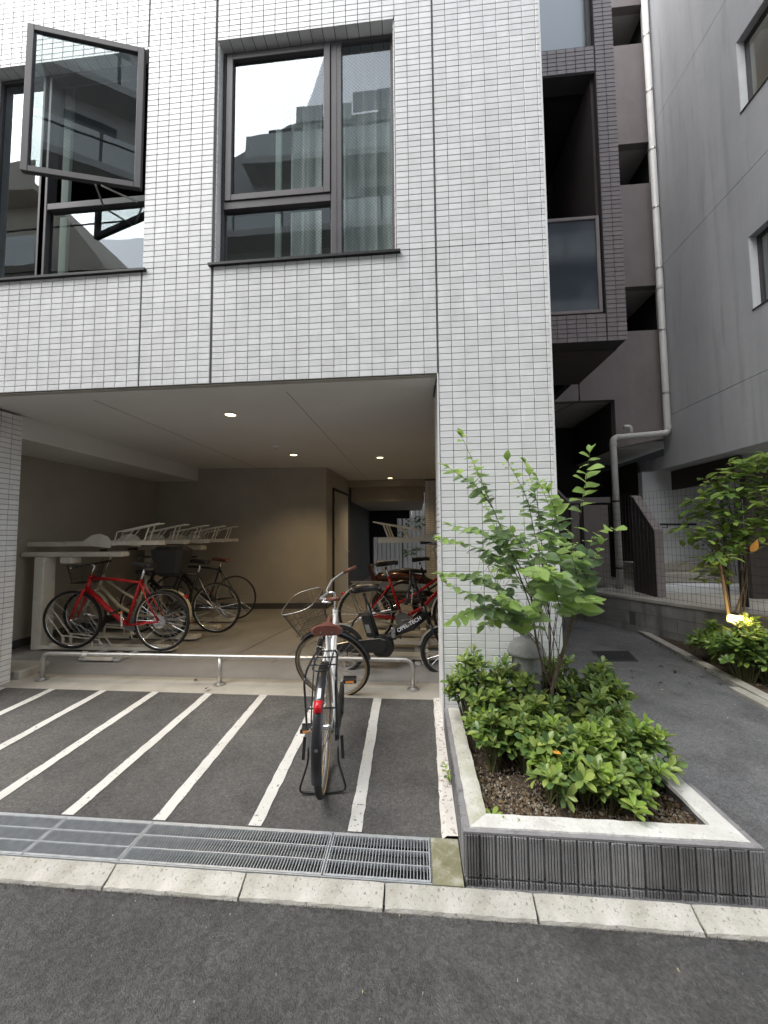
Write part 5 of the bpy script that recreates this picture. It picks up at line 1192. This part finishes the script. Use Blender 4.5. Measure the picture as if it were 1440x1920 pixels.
# ================================================================== PLANTS
def leaf_data(name, mt, ln=1.0, wd=.42, droop=.16, fold=.10, shape=(.0,.55,.92,1,.86,.52,.0), wave=0):
    """one leaf along +x from its stalk, folded along the midrib and curving down to the tip"""
    n = len(shape)-1; vs = []; fs = []
    vs.append((-.10,0,0)); 
    for k in range(1, n):
        t = k/n; z = -droop*t*t; w = wd*.5*shape[k]
        vs += [(t*ln,-w,z+fold*w*2+wave*math.sin(k*2.1)), (t*ln,0,z), (t*ln,w,z+fold*w*2+wave*math.cos(k*1.7))]
    vs.append((ln,0,-droop)); last = len(vs)-1
    fs += [(0,1,2),(0,2,3)]
    for k in range(n-2):
        a = 1+k*3; fs += [(a,a+3,a+4,a+1),(a+1,a+4,a+5,a+2)]
    a = 1+(n-2)*3; fs += [(a,last,a+1),(a+1,last,a+2)]
    me = bpy.data.meshes.new(name); me.from_pydata(vs, [], fs); me.polygons.foreach_set('use_smooth', [True]*len(me.polygons)); me.materials.append(mt); return me
def q_from(d, up=V((0,0,1)), roll=0):
    """rotation taking +x to d with the leaf's upper face towards up"""
    d = V(d).normalized(); y = up.cross(d)
    if y.length < 1e-3: y = V((0,1,0))
    y.normalize(); z = d.cross(y)
    mt_ = Matrix(((d.x,y.x,z.x),(d.y,y.y,z.y),(d.z,y.z,z.z)))
    return (mt_.to_quaternion() @ Matrix.Rotation(roll,3,'X').to_quaternion())
oval = (.0,.40,.70,.92,1,.84,.0); lance = (0,.62,.97,1,.80,.45,0)
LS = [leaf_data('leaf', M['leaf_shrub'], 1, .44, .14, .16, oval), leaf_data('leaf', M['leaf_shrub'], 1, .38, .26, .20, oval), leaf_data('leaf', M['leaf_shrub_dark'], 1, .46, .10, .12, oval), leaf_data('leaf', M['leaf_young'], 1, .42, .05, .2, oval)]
LT = [leaf_data('leaf', M['leaf_tree'], 1, .72, .20, .08, lance, .012), leaf_data('leaf', M['leaf_tree'], 1, .66, .30, .10, lance, .018), leaf_data('leaf', M['leaf_tree_young'], 1, .60, .18, .10, lance, .012)]
LR = [leaf_data('leaf', M['leaf_right'], 1, .50, .20, .12, oval), leaf_data('leaf', M['leaf_right'], 1, .44, .34, .16, oval)]
def place_leaves(par, leaves, o3, cam_n=300):
    """leaves: (mesh, pos, quat, scale). The 300 nearest the camera are objects, the rest one mesh"""
    leaves.sort(key=lambda l: (l[1]-V((0,0,1.5))).length)
    for me, p, q, s_ in leaves[:cam_n]:
        inst('leaf', me, p, par, q, s_)
    rest = leaves[cam_n:]
    if rest:
        groups = {}
        for l in rest: groups.setdefault(l[0].materials[0].name, []).append(l)
        mb = MB(); mats = []; idx = []
        for gname, gl in groups.items():
            mi = len(mats); mats.append(bpy.data.materials[gname])
            for me, p, q, s_ in gl:
                mm = q.to_matrix()
                mb.add([p+mm @ (v.co*s_) for v in me.vertices], [tuple(f.vertices) for f in me.polygons]); idx += [mi]*len(me.polygons)
        o = mb.build('foliage', mats[0], par, smooth=True, kind='stuff')
        for mx_ in mats[1:]: o.data.materials.append(mx_)
        o.data.polygons.foreach_set('material_index', idx)
def rnd(a, b): return random.uniform(a, b)

def shrub(label, x, y, z0, rx, ry, h, stems, lean=(0,0), ls=.068, group='evergreen shrubs in the planter', meshes=None, young=.12, per=(6,9), cat='shrub', drop=0.0, keep=None):
    stems = int(stems*1.45)
    t = thing('shrub', (x,y,z0), label, cat, group)
    mb = MB(); leaves = []; meshes = meshes or LS
    for i in range(stems):
        for _ in range(20):
            a = rnd(0,2*PI); rr_ = math.sqrt(rnd(0,1)); tx, ty = rr_*math.cos(a), rr_*math.sin(a)
            tip = V((x+lean[0]+tx*rx, y+lean[1]+ty*ry, z0+h*(1-.42*rr_**2)*rnd(.62,1.04)))
            if keep is None or keep(tip): break
        base = V((x+tx*rx*.22+rnd(-.02,.02), y+ty*ry*.22+rnd(-.02,.02), z0-.01))
        mid = base.lerp(tip,.55)+V((rnd(-.02,.02),rnd(-.02,.02),h*.08))
        mb.tube([base, mid, tip], [.0042,.003,.0018], 5, caps=False)
        d = (tip-mid).normalized(); d = (d+V((tx*.35,ty*.35,.35))).normalized()
        n = random.randint(*per); yg = random.random() < young; ph = rnd(0,6.28)
        for k in range(n):
            a = ph+k*2.4; el = rnd(.25,.75) if k < n-3 else rnd(.75,1.15)
            side = (d.orthogonal().normalized()); side.rotate(Matrix.Rotation(a,3,d))
            dr_ = (side*math.cos(el)+d*math.sin(el)).normalized()
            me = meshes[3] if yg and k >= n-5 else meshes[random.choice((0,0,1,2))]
            leaves.append((me, tip+d*(.004*k-.012), q_from(dr_, d, rnd(-.35,.35)), ls*rnd(.75,1.2)*(1 if k < n-2 else .75)))
        m2 = mid.lerp(tip,.55)
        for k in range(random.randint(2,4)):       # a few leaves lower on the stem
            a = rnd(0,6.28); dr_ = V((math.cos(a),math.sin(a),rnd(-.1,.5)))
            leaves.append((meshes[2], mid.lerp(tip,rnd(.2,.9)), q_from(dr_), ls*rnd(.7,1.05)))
    mb.build('stems', M['stem'], t, kind='stuff')
    place_leaves(t, leaves, None, 230)
    return t
random.seed(101)
SH = [('evergreen shrub at the back left of the planter against the tiled pillar', .36, 2.60, .14, .15, .52, 38, (.0,-.03)),
      ('evergreen shrub at the back of the planter below the grey dome lamp', .62, 2.58, .17, .13, .50, 40, (0,-.02)),
      ('evergreen shrub at the back of the planter just right of the young tree', .90, 2.62, .16, .13, .48, 38, (.02,0)),
      ('evergreen shrub at the back right corner of the planter', 1.14, 2.58, .14, .15, .44, 36, (.05,0)),
      ('evergreen shrub in the left middle of the planter before the pillar foot', .48, 2.38, .15, .13, .36, 30, (-.02,0)),
      ('evergreen shrub in front of the forked trunk of the young tree', .74, 2.32, .15, .13, .36, 34, (0,0)),
      ('evergreen shrub in the middle of the right planter edge', 1.02, 2.34, .15, .14, .36, 34, (.04,0)),
      ('evergreen shrub with one orange leaf in the centre of the planter', .70, 2.12, .15, .10, .30, 26, (.03,-.02)),
      ('evergreen shrub reaching over the right planter edge', 1.10, 2.14, .13, .13, .30, 30, (.06,0)),
      ('evergreen shrub filling the left side of the planter behind the bare gravel', .42, 2.22, .11, .10, .30, 16, (-.0,.03)),
      ('evergreen shrub left of the one with the orange leaf', .60, 2.20, .12, .10, .31, 22, (0,0)),
      ('evergreen shrub between the orange leaf and the right planter edge', .92, 2.14, .14, .11, .31, 26, (.02,-.02)),
      ('low evergreen shrub at the front centre of the planter, left of the palest one', .64, 1.97, .10, .08, .23, 12, (0,-.03)),
      ('low evergreen shrub between the two front-most shrubs and the coping', .90, 1.91, .10, .06, .19, 10, (.02,-.03)),
      ('small pale evergreen shrub nearest the front wall of the planter', .82, 1.98, .12, .09, .25, 15, (.0,-.03)),
      ('sparse evergreen shrub at the front right of the planter', 1.02, 1.97, .11, .08, .24, 11, (.02,-.02))]
for lb, x, y, rx, ry, h, ns, ln_ in SH: shrub(lb, x, y, SZ+.02, rx, ry, h, ns, ln_, young=.35 if y < 2.2 else .15)
ol = at(1028,1410,Y=1.99); fo = thing('orange_leaf', ol, 'single orange leaf caught on the central planter shrub', 'leaf')
o = inst('blade', leaf_data('blade', M['leaf_orange'], 1, .5, .1, .1, oval), ol, fo, q_from((1,-.2,.1)), .06)
# low sprigs near the front coping
for i, (x, y, s_, lb) in enumerate(((.325,1.80,.05,'small light green sprig in the front left corner of the planter'), (.40,1.775,.045,'tiny seedling on the gravel beside the corner sprig'), (.935,1.80,.062,'low bright green sprig leaning over the front coping'))):
    t = thing('sprig', (x,y,SZ+.02), lb, 'plant'); lv = []
    mb = MB(); mb.tube([(x,y,SZ), (x,y-.01,SZ+.06+.05*(i == 2))], .002, 5); mb.build('stem', M['stem'], t)
    for k in range(6 if i < 2 else 13):
        a = k*2.4; lv.append((LS[3] if i < 2 else LS[random.choice((0,3))], V((x,y-.01,SZ+.055+.05*(i == 2)+.003*k)), q_from((math.cos(a),math.sin(a),rnd(.1,.7))), s_*rnd(.8,1.15)))
    place_leaves(t, lv, None)
# weed at the foot of the planter
t = thing('weed', (.16,2.27,.06), 'small green weed growing from the crack beside the planter wall', 'plant'); lv = []
for k in range(14):
    a = k*2.4; lv.append((LS[random.choice((0,2,3))], V((.165+rnd(-.015,.012),2.27+rnd(-.05,.05),.075+rnd(0,.07))), q_from((math.cos(a)-.5,math.sin(a)-.3,rnd(.0,.5))), .035*rnd(.7,1.2)))
place_leaves(t, lv, None)
mb = MB(); mb.tube([(.17,2.27,.05),(.165,2.26,.13)], .0018, 4); mb.build('stem', M['stem'], t)

# ---- the young tree in the planter
TYY = 2.38
yt = thing('young_tree', (.80,TYY,SZ), 'slender young tree with loose pale green leaves rising from the planter before the pillar', 'tree')
def pth(pts): return [at(a, b, Y=c) for a, b, c in pts]
base = V((.80,TYY,SZ)); fork = at(1035,1290,Y=TYY)
tA = [base, fork] + pth([(1050,1240,2.37),(1066,1190,2.34),(1076,1150,2.30),(1084,1105,2.27)])
tB = [fork] + pth([(1018,1250,2.39),(1006,1205,2.40),(1000,1160,2.41),(995,1105,2.42)])
mb = MB(); mb.tube(tA, [.013,.012,.0115,.011,.0095,.0075], 9); mb.tube(tB, [.0085,.0075,.0068,.006,.005], 8)
tC = [fork] + pth([(1030,1245,2.42),(1032,1200,2.44),(1030,1150,2.46),(1022,1090,2.46)]); mb.tube(tC, [.008,.0065,.0055,.0045,.0035], 7)
mb.build('trunk', M['bark'], yt, smooth=True)
BR = [ # branch polylines (photograph px, depth); leaves from fraction f on
 ([(1000,1160,2.41),(962,1040,2.34),(925,950,2.28),(893,880,2.24),(868,818,2.20)], .40, 1),
 ([(925,950,2.28),(895,915,2.24),(868,892,2.20),(842,878,2.16)], .15, 1),
 ([(1000,1160,2.41),(970,1060,2.50),(930,985,2.52),(905,935,2.54)], .45, 0),
 ([(995,1105,2.42),(960,1035,2.33),(905,1000,2.24),(845,985,2.16)], .25, 1),
 ([(1000,1130,2.42),(950,1060,2.30),(890,1025,2.20),(828,1008,2.12)], .30, 1),
 ([(1000,1160,2.41),(950,1110,2.30),(890,1085,2.20),(830,1080,2.12)], .30, 1),
 ([(1005,1180,2.41),(950,1135,2.28),(895,1115,2.18),(838,1092,2.10)], .35, 0),
 ([(1010,1205,2.40),(960,1160,2.30),(900,1140,2.20),(845,1165,2.12)], .30, 1),
 ([(1012,1215,2.40),(975,1180,2.34),(935,1165,2.28),(905,1175,2.24)], .40, 0),
 ([(1022,1090,2.46),(1000,1000,2.44),(985,930,2.42),(950,862,2.40)], .35, 1),
 ([(1022,1090,2.46),(1012,1010,2.46),(1005,940,2.44),(985,870,2.44)], .35, 1),
 ([(1030,1150,2.46),(1040,1040,2.42),(1035,960,2.36),(1008,895,2.32)], .40, 1),
 ([(1076,1150,2.30),(1060,1060,2.28),(1050,985,2.24),(1030,925,2.20)], .35, 0),
 ([(1084,1105,2.27),(1082,1020,2.22),(1095,925,2.16),(1108,845,2.12)], .58, 2),
 ([(1084,1105,2.27),(1100,1040,2.20),(1122,1000,2.14),(1158,990,2.10)], .30, 2),
 ([(1076,1150,2.30),(1095,1090,2.20),(1118,1050,2.14),(1128,1020,2.12)], .35, 0),
 ([(1066,1190,2.34),(1085,1120,2.24),(1075,1060,2.16),(1058,1020,2.10)], .35, 0),
 ([(1076,1150,2.30),(1060,1100,2.18),(1030,1075,2.06),(985,1072,1.98)], .40, 3),
 ([(1066,1190,2.34),(1050,1130,2.20),(1040,1090,2.08),(1030,1075,2.02)], .55, 3),
 ([(1066,1190,2.34),(1080,1150,2.20),(1095,1130,2.10),(1112,1125,2.05)], .55, 3),
 ([(1018,1250,2.39),(1000,1180,2.24),(975,1140,2.14),(945,1125,2.08)], .50, 3),
 ([(1030,1245,2.42),(1045,1150,2.48),(1065,1080,2.52),(1075,1010,2.54)], .40, 0),
 ([(1030,1200,2.44),(1000,1120,2.52),(960,1080,2.56),(915,1060,2.60)], .35, 0),
 ([(1030,1150,2.46),(1000,1060,2.40),(975,1010,2.34),(930,1010,2.28)], .40, 0),
 ([(1006,1205,2.40),(1020,1100,2.34),(1030,1020,2.28),(1045,960,2.24)], .40, 0),
 ([(1050,1240,2.37),(1020,1140,2.28),(1000,1070,2.24),(960,1000,2.20)], .45, 0),
]
mb = MB(); lv = []
random.seed(77)
for pts, f0, kind in BR:
    P_ = pth([(a+rnd(-3,3), b+rnd(-3,3), c) for a, b, c in pts]); n = len(P_)
    # smooth the polyline
    sm_ = []
    for i in range(n-1):
        p0_, p1_, p2_, p3_ = P_[max(i-1,0)], P_[i], P_[i+1], P_[min(i+2,n-1)]
        for k in range(5):
            t = k/5; sm_.append(.5*((2*p1_)+(p2_-p0_)*t+(2*p0_-5*p1_+4*p2_-p3_)*t*t+(-p0_+3*p1_-3*p2_+p3_)*t**3))
    sm_.append(P_[-1]); m_ = len(sm_)
    mb.tube(sm_, [.0032-.0022*i/(m_-1) for i in range(m_)], 5, caps=False)
    Ltot = sum((sm_[i+1]-sm_[i]).length for i in range(m_-1)); d = Ltot*f0; side = 1; sp = .026 if kind != 3 else .022
    while d < Ltot:
        acc = 0
        for i in range(m_-1):
            l = (sm_[i+1]-sm_[i]).length
            if acc+l >= d: break
            acc += l
        p = sm_[i].lerp(sm_[i+1], min(1,(d-acc)/max(l,1e-6))); tdir = (sm_[i+1]-sm_[i]).normalized()
        lat = tdir.cross(V((0,0,1)));
        if lat.length < .2: a = rnd(0,6.28); lat = V((math.cos(a),math.sin(a),0))
        lat.normalize(); fr = d/Ltot
        dirv = lat*side*rnd(.8,1)+tdir*rnd(.25,.6)+V((rnd(-.2,.2),rnd(-.2,.2),rnd(-.35,.15)))
        sz_ = (.090 if kind < 2 else .095 if kind == 2 else .112)*rnd(.8,1.2)*(1-.35*max(0,fr-.8)/.2)
        me = LT[2] if (fr > .78 or kind == 2 and fr > .6 or kind == 3 and random.random() < .4) else LT[random.choice((0,0,1))]
        lv.append((me, p, q_from(dirv, V((rnd(-.4,.3),rnd(-.95,-.1),rnd(.45,1))), rnd(-.3,.3)), sz_))
        side = -side; d += sp*rnd(.7,1.3)
    for k in range(3):
        a = rnd(0,6.28); lv.append((LT[2], sm_[-1], q_from(tdir+V((math.cos(a)*.5,math.sin(a)*.5,.2))), .055*rnd(.8,1.3)))
for k in range(95):              # loose leaves filling the middle of the crown
    p = at(rnd(900,1095), rnd(985,1160), Y=rnd(2.12,2.55)); a = rnd(0,6.28)
    d = V((math.cos(a),math.sin(a),rnd(-.4,.1))); lv.append((LT[random.choice((0,1,2))], p, q_from(d, V((rnd(-.3,.3),rnd(-.9,0),.8)), rnd(-.4,.4)), .082*rnd(.8,1.2)))
    mb.tube([p, p-d.normalized()*.03+V((0,.01,-.02)), p+V((rnd(-.03,.03),.03,-.10))], .0011, 3, caps=False)
mb.build('branches', M['bark'], yt, smooth=True, kind='stuff')
for k, x in enumerate((-.05,-.03,.0,.02,.045)):   # thin suckers from the base
    pp = [base+V((x*.3,.01*k,.02)), fork+V((x,.02,.12)), fork+V((x*1.6,.03,.34)), fork+V((x*2.1+.02,.02,.50))]
    mb2 = MB(); mb2.tube(pp, [.003,.0026,.0022,.0014], 5); mb2.build('sucker', M['bark'], yt, smooth=True)
place_leaves(yt, lv, None, 300)
print('TREE LEAVES', len(lv))

# ---- grey stoneware lantern-shaped dome lamp behind the trunk
bl = at(987,1222,Y=2.60)
dm = thing('dome_lamp', (bl.x,2.60,SZ), 'round grey dome-topped garden lamp between the shrubs and the tiled pillar', 'garden lamp')
zt_ = at(987,1190,Y=2.60).z
mb = MB(); mb.lathe([(.095,SZ-zt_),(.095,-.17),(.090,-.115)], (bl.x,2.60,zt_), 24); mb.build('body', M['stone'], dm, smooth=True, angle=50)
mb = MB(); mb.lathe([(.088,-.125),(.118,-.125),(.122,-.112),(.116,-.098),(.112,-.085),(.098,-.055),(.070,-.030),(.040,-.018),(.036,-.006),(.040,.004),(.028,.014),(.0,.018)], (bl.x,2.60,zt_), 28); mb.build('dome', M['stone'], dm, smooth=True)

# ---- right-hand bed: small tree, shrubs, lit garden lamp
rt = thing('small_tree', (3.25,4.35,.05), 'small evergreen tree tied to a bamboo stake before the mesh fence', 'tree', 'small trees in the right bed')
mb = MB()
mb.tube(pth([(1372,1165,4.3),(1362,1110,4.3),(1355,1060,4.28),(1345,1010,4.25)]), [.014,.012,.010,.008], 7); mb.build('trunk', M['bark'], rt, smooth=True)
mb = MB(); mb.tube(pth([(1368,1168,4.22),(1352,1070,4.25),(1340,1015,4.28)]), .014, 7); mb.build('stake', M['bamboo'], rt)
for a in (((1388,1160,4.3),(1392,1080,4.3),(1402,1020,4.2),(1410,960,4.1)), ((1392,1165,4.3),(1400,1100,4.35),(1398,1040,4.35)), ((1375,1160,4.3),(1398,1090,4.25),(1405,1030,4.2))):
    mb = MB(); mb.tube(pth(a), [.009,.007,.005,.004][:len(a)], 6); mb.build('limb', M['bark'], rt, smooth=True)
mb = MB(); lv = []; random.seed(55)
crown = [(1300,1000,4.3),(1320,945,4.3),(1345,905,4.25),(1375,885,4.2),(1405,870,4.1),(1435,862,4.0),(1465,860,3.9),(1330,1010,4.35),(1360,960,4.3),(1385,985,4.2),(1345,985,4.25),(1400,930,4.1),(1430,905,4.0),(1440,960,4.0),
         (1415,985,4.1),(1330,1055,4.3),(1350,1040,4.3),(1372,1020,4.25),(1310,965,4.35),(1450,930,3.9),(1395,1010,4.2),(1360,925,4.2),(1480,900,3.9),(1470,980,3.9),(1345,1080,4.35)]
for (a, b, c) in crown:
    cpos = at(a, b, Y=c+rnd(-.12,.12)); hub_ = at(1385+(a-1385)*.35, min(b+60,1090), Y=4.25)
    mb.tube([hub_, hub_.lerp(cpos,.5)+V((0,0,.05)), cpos], [.005,.0035,.002], 4, caps=False)
    for k in range(30):
        a_ = rnd(0,6.28); d = V((math.cos(a_),math.sin(a_),rnd(-.35,.35)))
        p = cpos+V((rnd(-.14,.14),rnd(-.14,.14),rnd(-.08,.08))); mb.tube([cpos, p], .0012, 3, caps=False)
        lv.append((LR[random.choice((0,1))], p, q_from(d, V((0,0,1)), rnd(-.3,.3)), .125*rnd(.75,1.2)))
mb.build('twigs', M['bark'], rt, kind='stuff')
place_leaves(rt, lv, None, 300)
ol = at(1420,1012,Y=3.95); fo = thing('orange_leaf', ol, 'orange leaf hanging below the crown of the small staked tree', 'leaf')
inst('blade', leaf_data('blade', M['leaf_orange'], 1, .55, .2, .1, oval), ol, fo, q_from((-.4,-.1,-.8), V((0,-1,0))), .13)
LSR = [leaf_data('leaf', M['leaf_right'], 1, .44, .14, .16, oval), leaf_data('leaf', M['leaf_right'], 1, .38, .26, .20, oval), leaf_data('leaf', M['leaf_shrub_dark'], 1, .46, .10, .12, oval), LS[3]]
for lb, px, py, Y_, rx, h, ns in (('low evergreen shrub at the left end of the right bed by the retaining wall', 1345, 1215, 4.45, .24, .42, 34), ('low evergreen shrub beside the lit garden lamp', 1395, 1228, 3.98, .26, .58, 44), ('low evergreen shrub at the right edge of the photo in the right bed', 1440, 1250, 3.95, .26, .42, 40), ('low evergreen shrub behind the lit garden lamp', 1420, 1190, 4.45, .26, .36, 30)):
    p = at(px, py, Y=Y_); shrub(lb, p.x, Y_, .05, rx, rx*.8, h, ns, ls=.085, group='evergreen shrubs in the right bed', meshes=LSR, young=.05)
gl_ = at(1383,1160,Y=4.12)
ga = thing('garden_light', (gl_.x,4.12,.05), 'small lit yellow garden light among the shrubs under the staked tree', 'garden light')
mb = MB(); mb.tube([(gl_.x,4.12,.05),(gl_.x,4.12,gl_.z-.05)], .02, 8); mb.build('post', M['black_metal'], ga)
mb = MB(); mb.lathe([(.03,-.05),(.075,-.045),(.085,-.02),(.08,.02),(.05,.04)], (gl_.x,4.12,gl_.z), 14); mb.build('lantern', M['garden_lamp'], ga)
mb = MB(); mb.lathe([(.055,.041),(.05,.05),(.01,.056)], (gl_.x,4.12,gl_.z), 14); mb.build('cap', M['black_metal'], ga)
gp = bpy.data.lights.new('garden_lamp', 'POINT'); gp.energy = 2.2; gp.color = (1,.70,.25); gp.shadow_soft_size = .08; go = bpy.data.objects.new('garden_lamp', gp); COL.objects.link(go); go.location = V((gl_.x-.02,3.98,gl_.z+.02))-ORG[ga.name]; go.parent = ga
# posts of the bed fence in front of the building
for px, lb in ((1367,'slim dark post behind the small staked tree'), (1393,'dark post right of the staked tree trunk'), (1402,'thicker dark post nearest the right edge behind the small tree')):
    p = at(px, 1145, Z=.50); t = thing('fence_post', (p.x,p.y,.5), lb, 'post', 'dark posts behind the small tree')
    mb = MB(); mb.tube([(p.x,p.y,.545),(p.x,p.y,1.9 if px < 1400 else 2.0)], .020, 8); mb.build('shaft', M['black_metal'], t)
    mb = MB(); mb.lathe([(.024,0),(.02,.01)], (p.x,p.y,1.9 if px < 1400 else 2.0), 8); mb.build('cap', M['black_metal'], t)
# tree behind the storage seen through the passage
ft = thing('rear_tree', (-.35,13.2,.1), 'thin dark leaved tree seen against the white ribbed wall beyond the storage', 'tree')
q0 = at(755,1060,Y=13.2); mb = MB(); mb.tube([(q0.x,13.2,.1),(q0.x,13.2,2.2)], .022, 6); mb.build('trunk', M['bark'], ft)
lv = []; random.seed(8)
for (a, b) in ((775,975),(790,985),(765,985),(780,1030),(765,1030),(790,970),(750,1000),(770,1035)):
    c = at(a, b, Y=13.1)
    for k in range(12): a_ = rnd(0,6.28); lv.append((LS[2], c+V((rnd(-.2,.2),rnd(-.2,.2),rnd(-.1,.1))), q_from((math.cos(a_),math.sin(a_),rnd(-.6,0))), .20))
place_leaves(ft, lv, None)

# ---- fallen leaves, specks
random.seed(31)
FLm = [leaf_data('fallen_leaf', mm, 1, .5, .12, .2, oval, .03) for mm in (M['leaf_dead'], mat('dark_dry_leaf', (.05,.025,.015), .8), mat('pale_dry_leaf', (.42,.40,.22), .8))]
def fallen(px, py, z, s_, k, lb):
    p = at(px, py, Z=z); o = bpy.data.objects.new('fallen_leaf', FLm[k]); COL.objects.link(o); o.location = p+V((0,0,.006)); o.scale = (s_,)*3
    o.rotation_euler = (rnd(-.2,.2), rnd(-.2,.2), rnd(0,6.28)); tag(o, lb, 'leaf', 'fallen leaves on the ground')
for px, py, s_, k, lb in ((1246,1252,.055,1,'dark dry leaf on the alley just right of the drain cover'), (1264,1262,.06,1,'larger dark dry leaf on the alley before the right kerb'), (1317,1270,.06,0,'brown dry leaf on the alley close to the right kerb'),
        (1186,1272,.045,1,'dark leaf lying below the drain cover'), (1189,1260,.04,1,'small dark leaf just below the drain cover corner'), (1235,1282,.04,1,'small dark leaf in the middle of the alley'), (1352,1285,.05,1,'dark leaf against the stepped right kerb'),
        (1237,1294,.04,2,'pale dry leaf in the middle of the alley'), (1325,1248,.07,2,'pale yellowish leaf lying on the right kerb'), (1288,1280,.03,1,'tiny dark leaf in the alley'), (1360,1265,.035,1,'small dark leaf beside the right kerb')):
    fallen(px, py, .045, s_, k, lb)
fallen(392,1290,.11,.055,1,'dry leaf on the concrete strip by the middle rail post'); fallen(363,1277,.11,.05,1,'small dark leaf on the concrete strip left of the middle rail post')
def specks(name, area, cnt, s0, s1, mt, z): return pebbles(name, area, cnt, s0, s1, mt, z)
M['grit'] = noisy('pale_grit', [(.3,(.3,.28,.24)),(.7,(.55,.53,.48))], scale=40, rough=.9)
specks('road_grit', lambda: (rnd(-3,3), rnd(.55,1.55)), 260, .0010, .0030, M['grit'], .001)
M['leaf_bits'] = noisy('leaf_bits', [(.3,(.30,.24,.08)),(.7,(.5,.46,.25))], scale=30, rough=.8)
M['grime'] = noisy('dark_grit', [(.3,(.04,.035,.03)),(.7,(.16,.14,.11))], scale=60, rough=.95)
specks('kerb_grit', lambda: (rnd(-2.2,1.6), 1.563-abs(random.gauss(0,.014))), 900, .0010, .0030, M['grime'], .0)
specks('planter_grit', lambda: (1.372+abs(random.gauss(0,.02)), rnd(1.7,2.8)), 260, .0012, .0035, M['grime'], .033)
specks('leaf_bits', lambda: (rnd(-1.6,1.4), rnd(.6,1.56)), 16, .002, .005, M['leaf_bits'], .001)
specks('lot_bits', lambda: (rnd(-2.6,.1), rnd(3.0,3.25)), 30, .001, .004, M['grit'], .090)
specks('alley_grit', lambda: (rnd(1.5,3.0), rnd(1.8,5.5)), 160, .002, .005, M['grit'], .043)
specks('bed_litter', lambda: (rnd(3.0,4.2), rnd(3.4,5.2)), 500, .006, .02, M['leaf_dead'], .055)
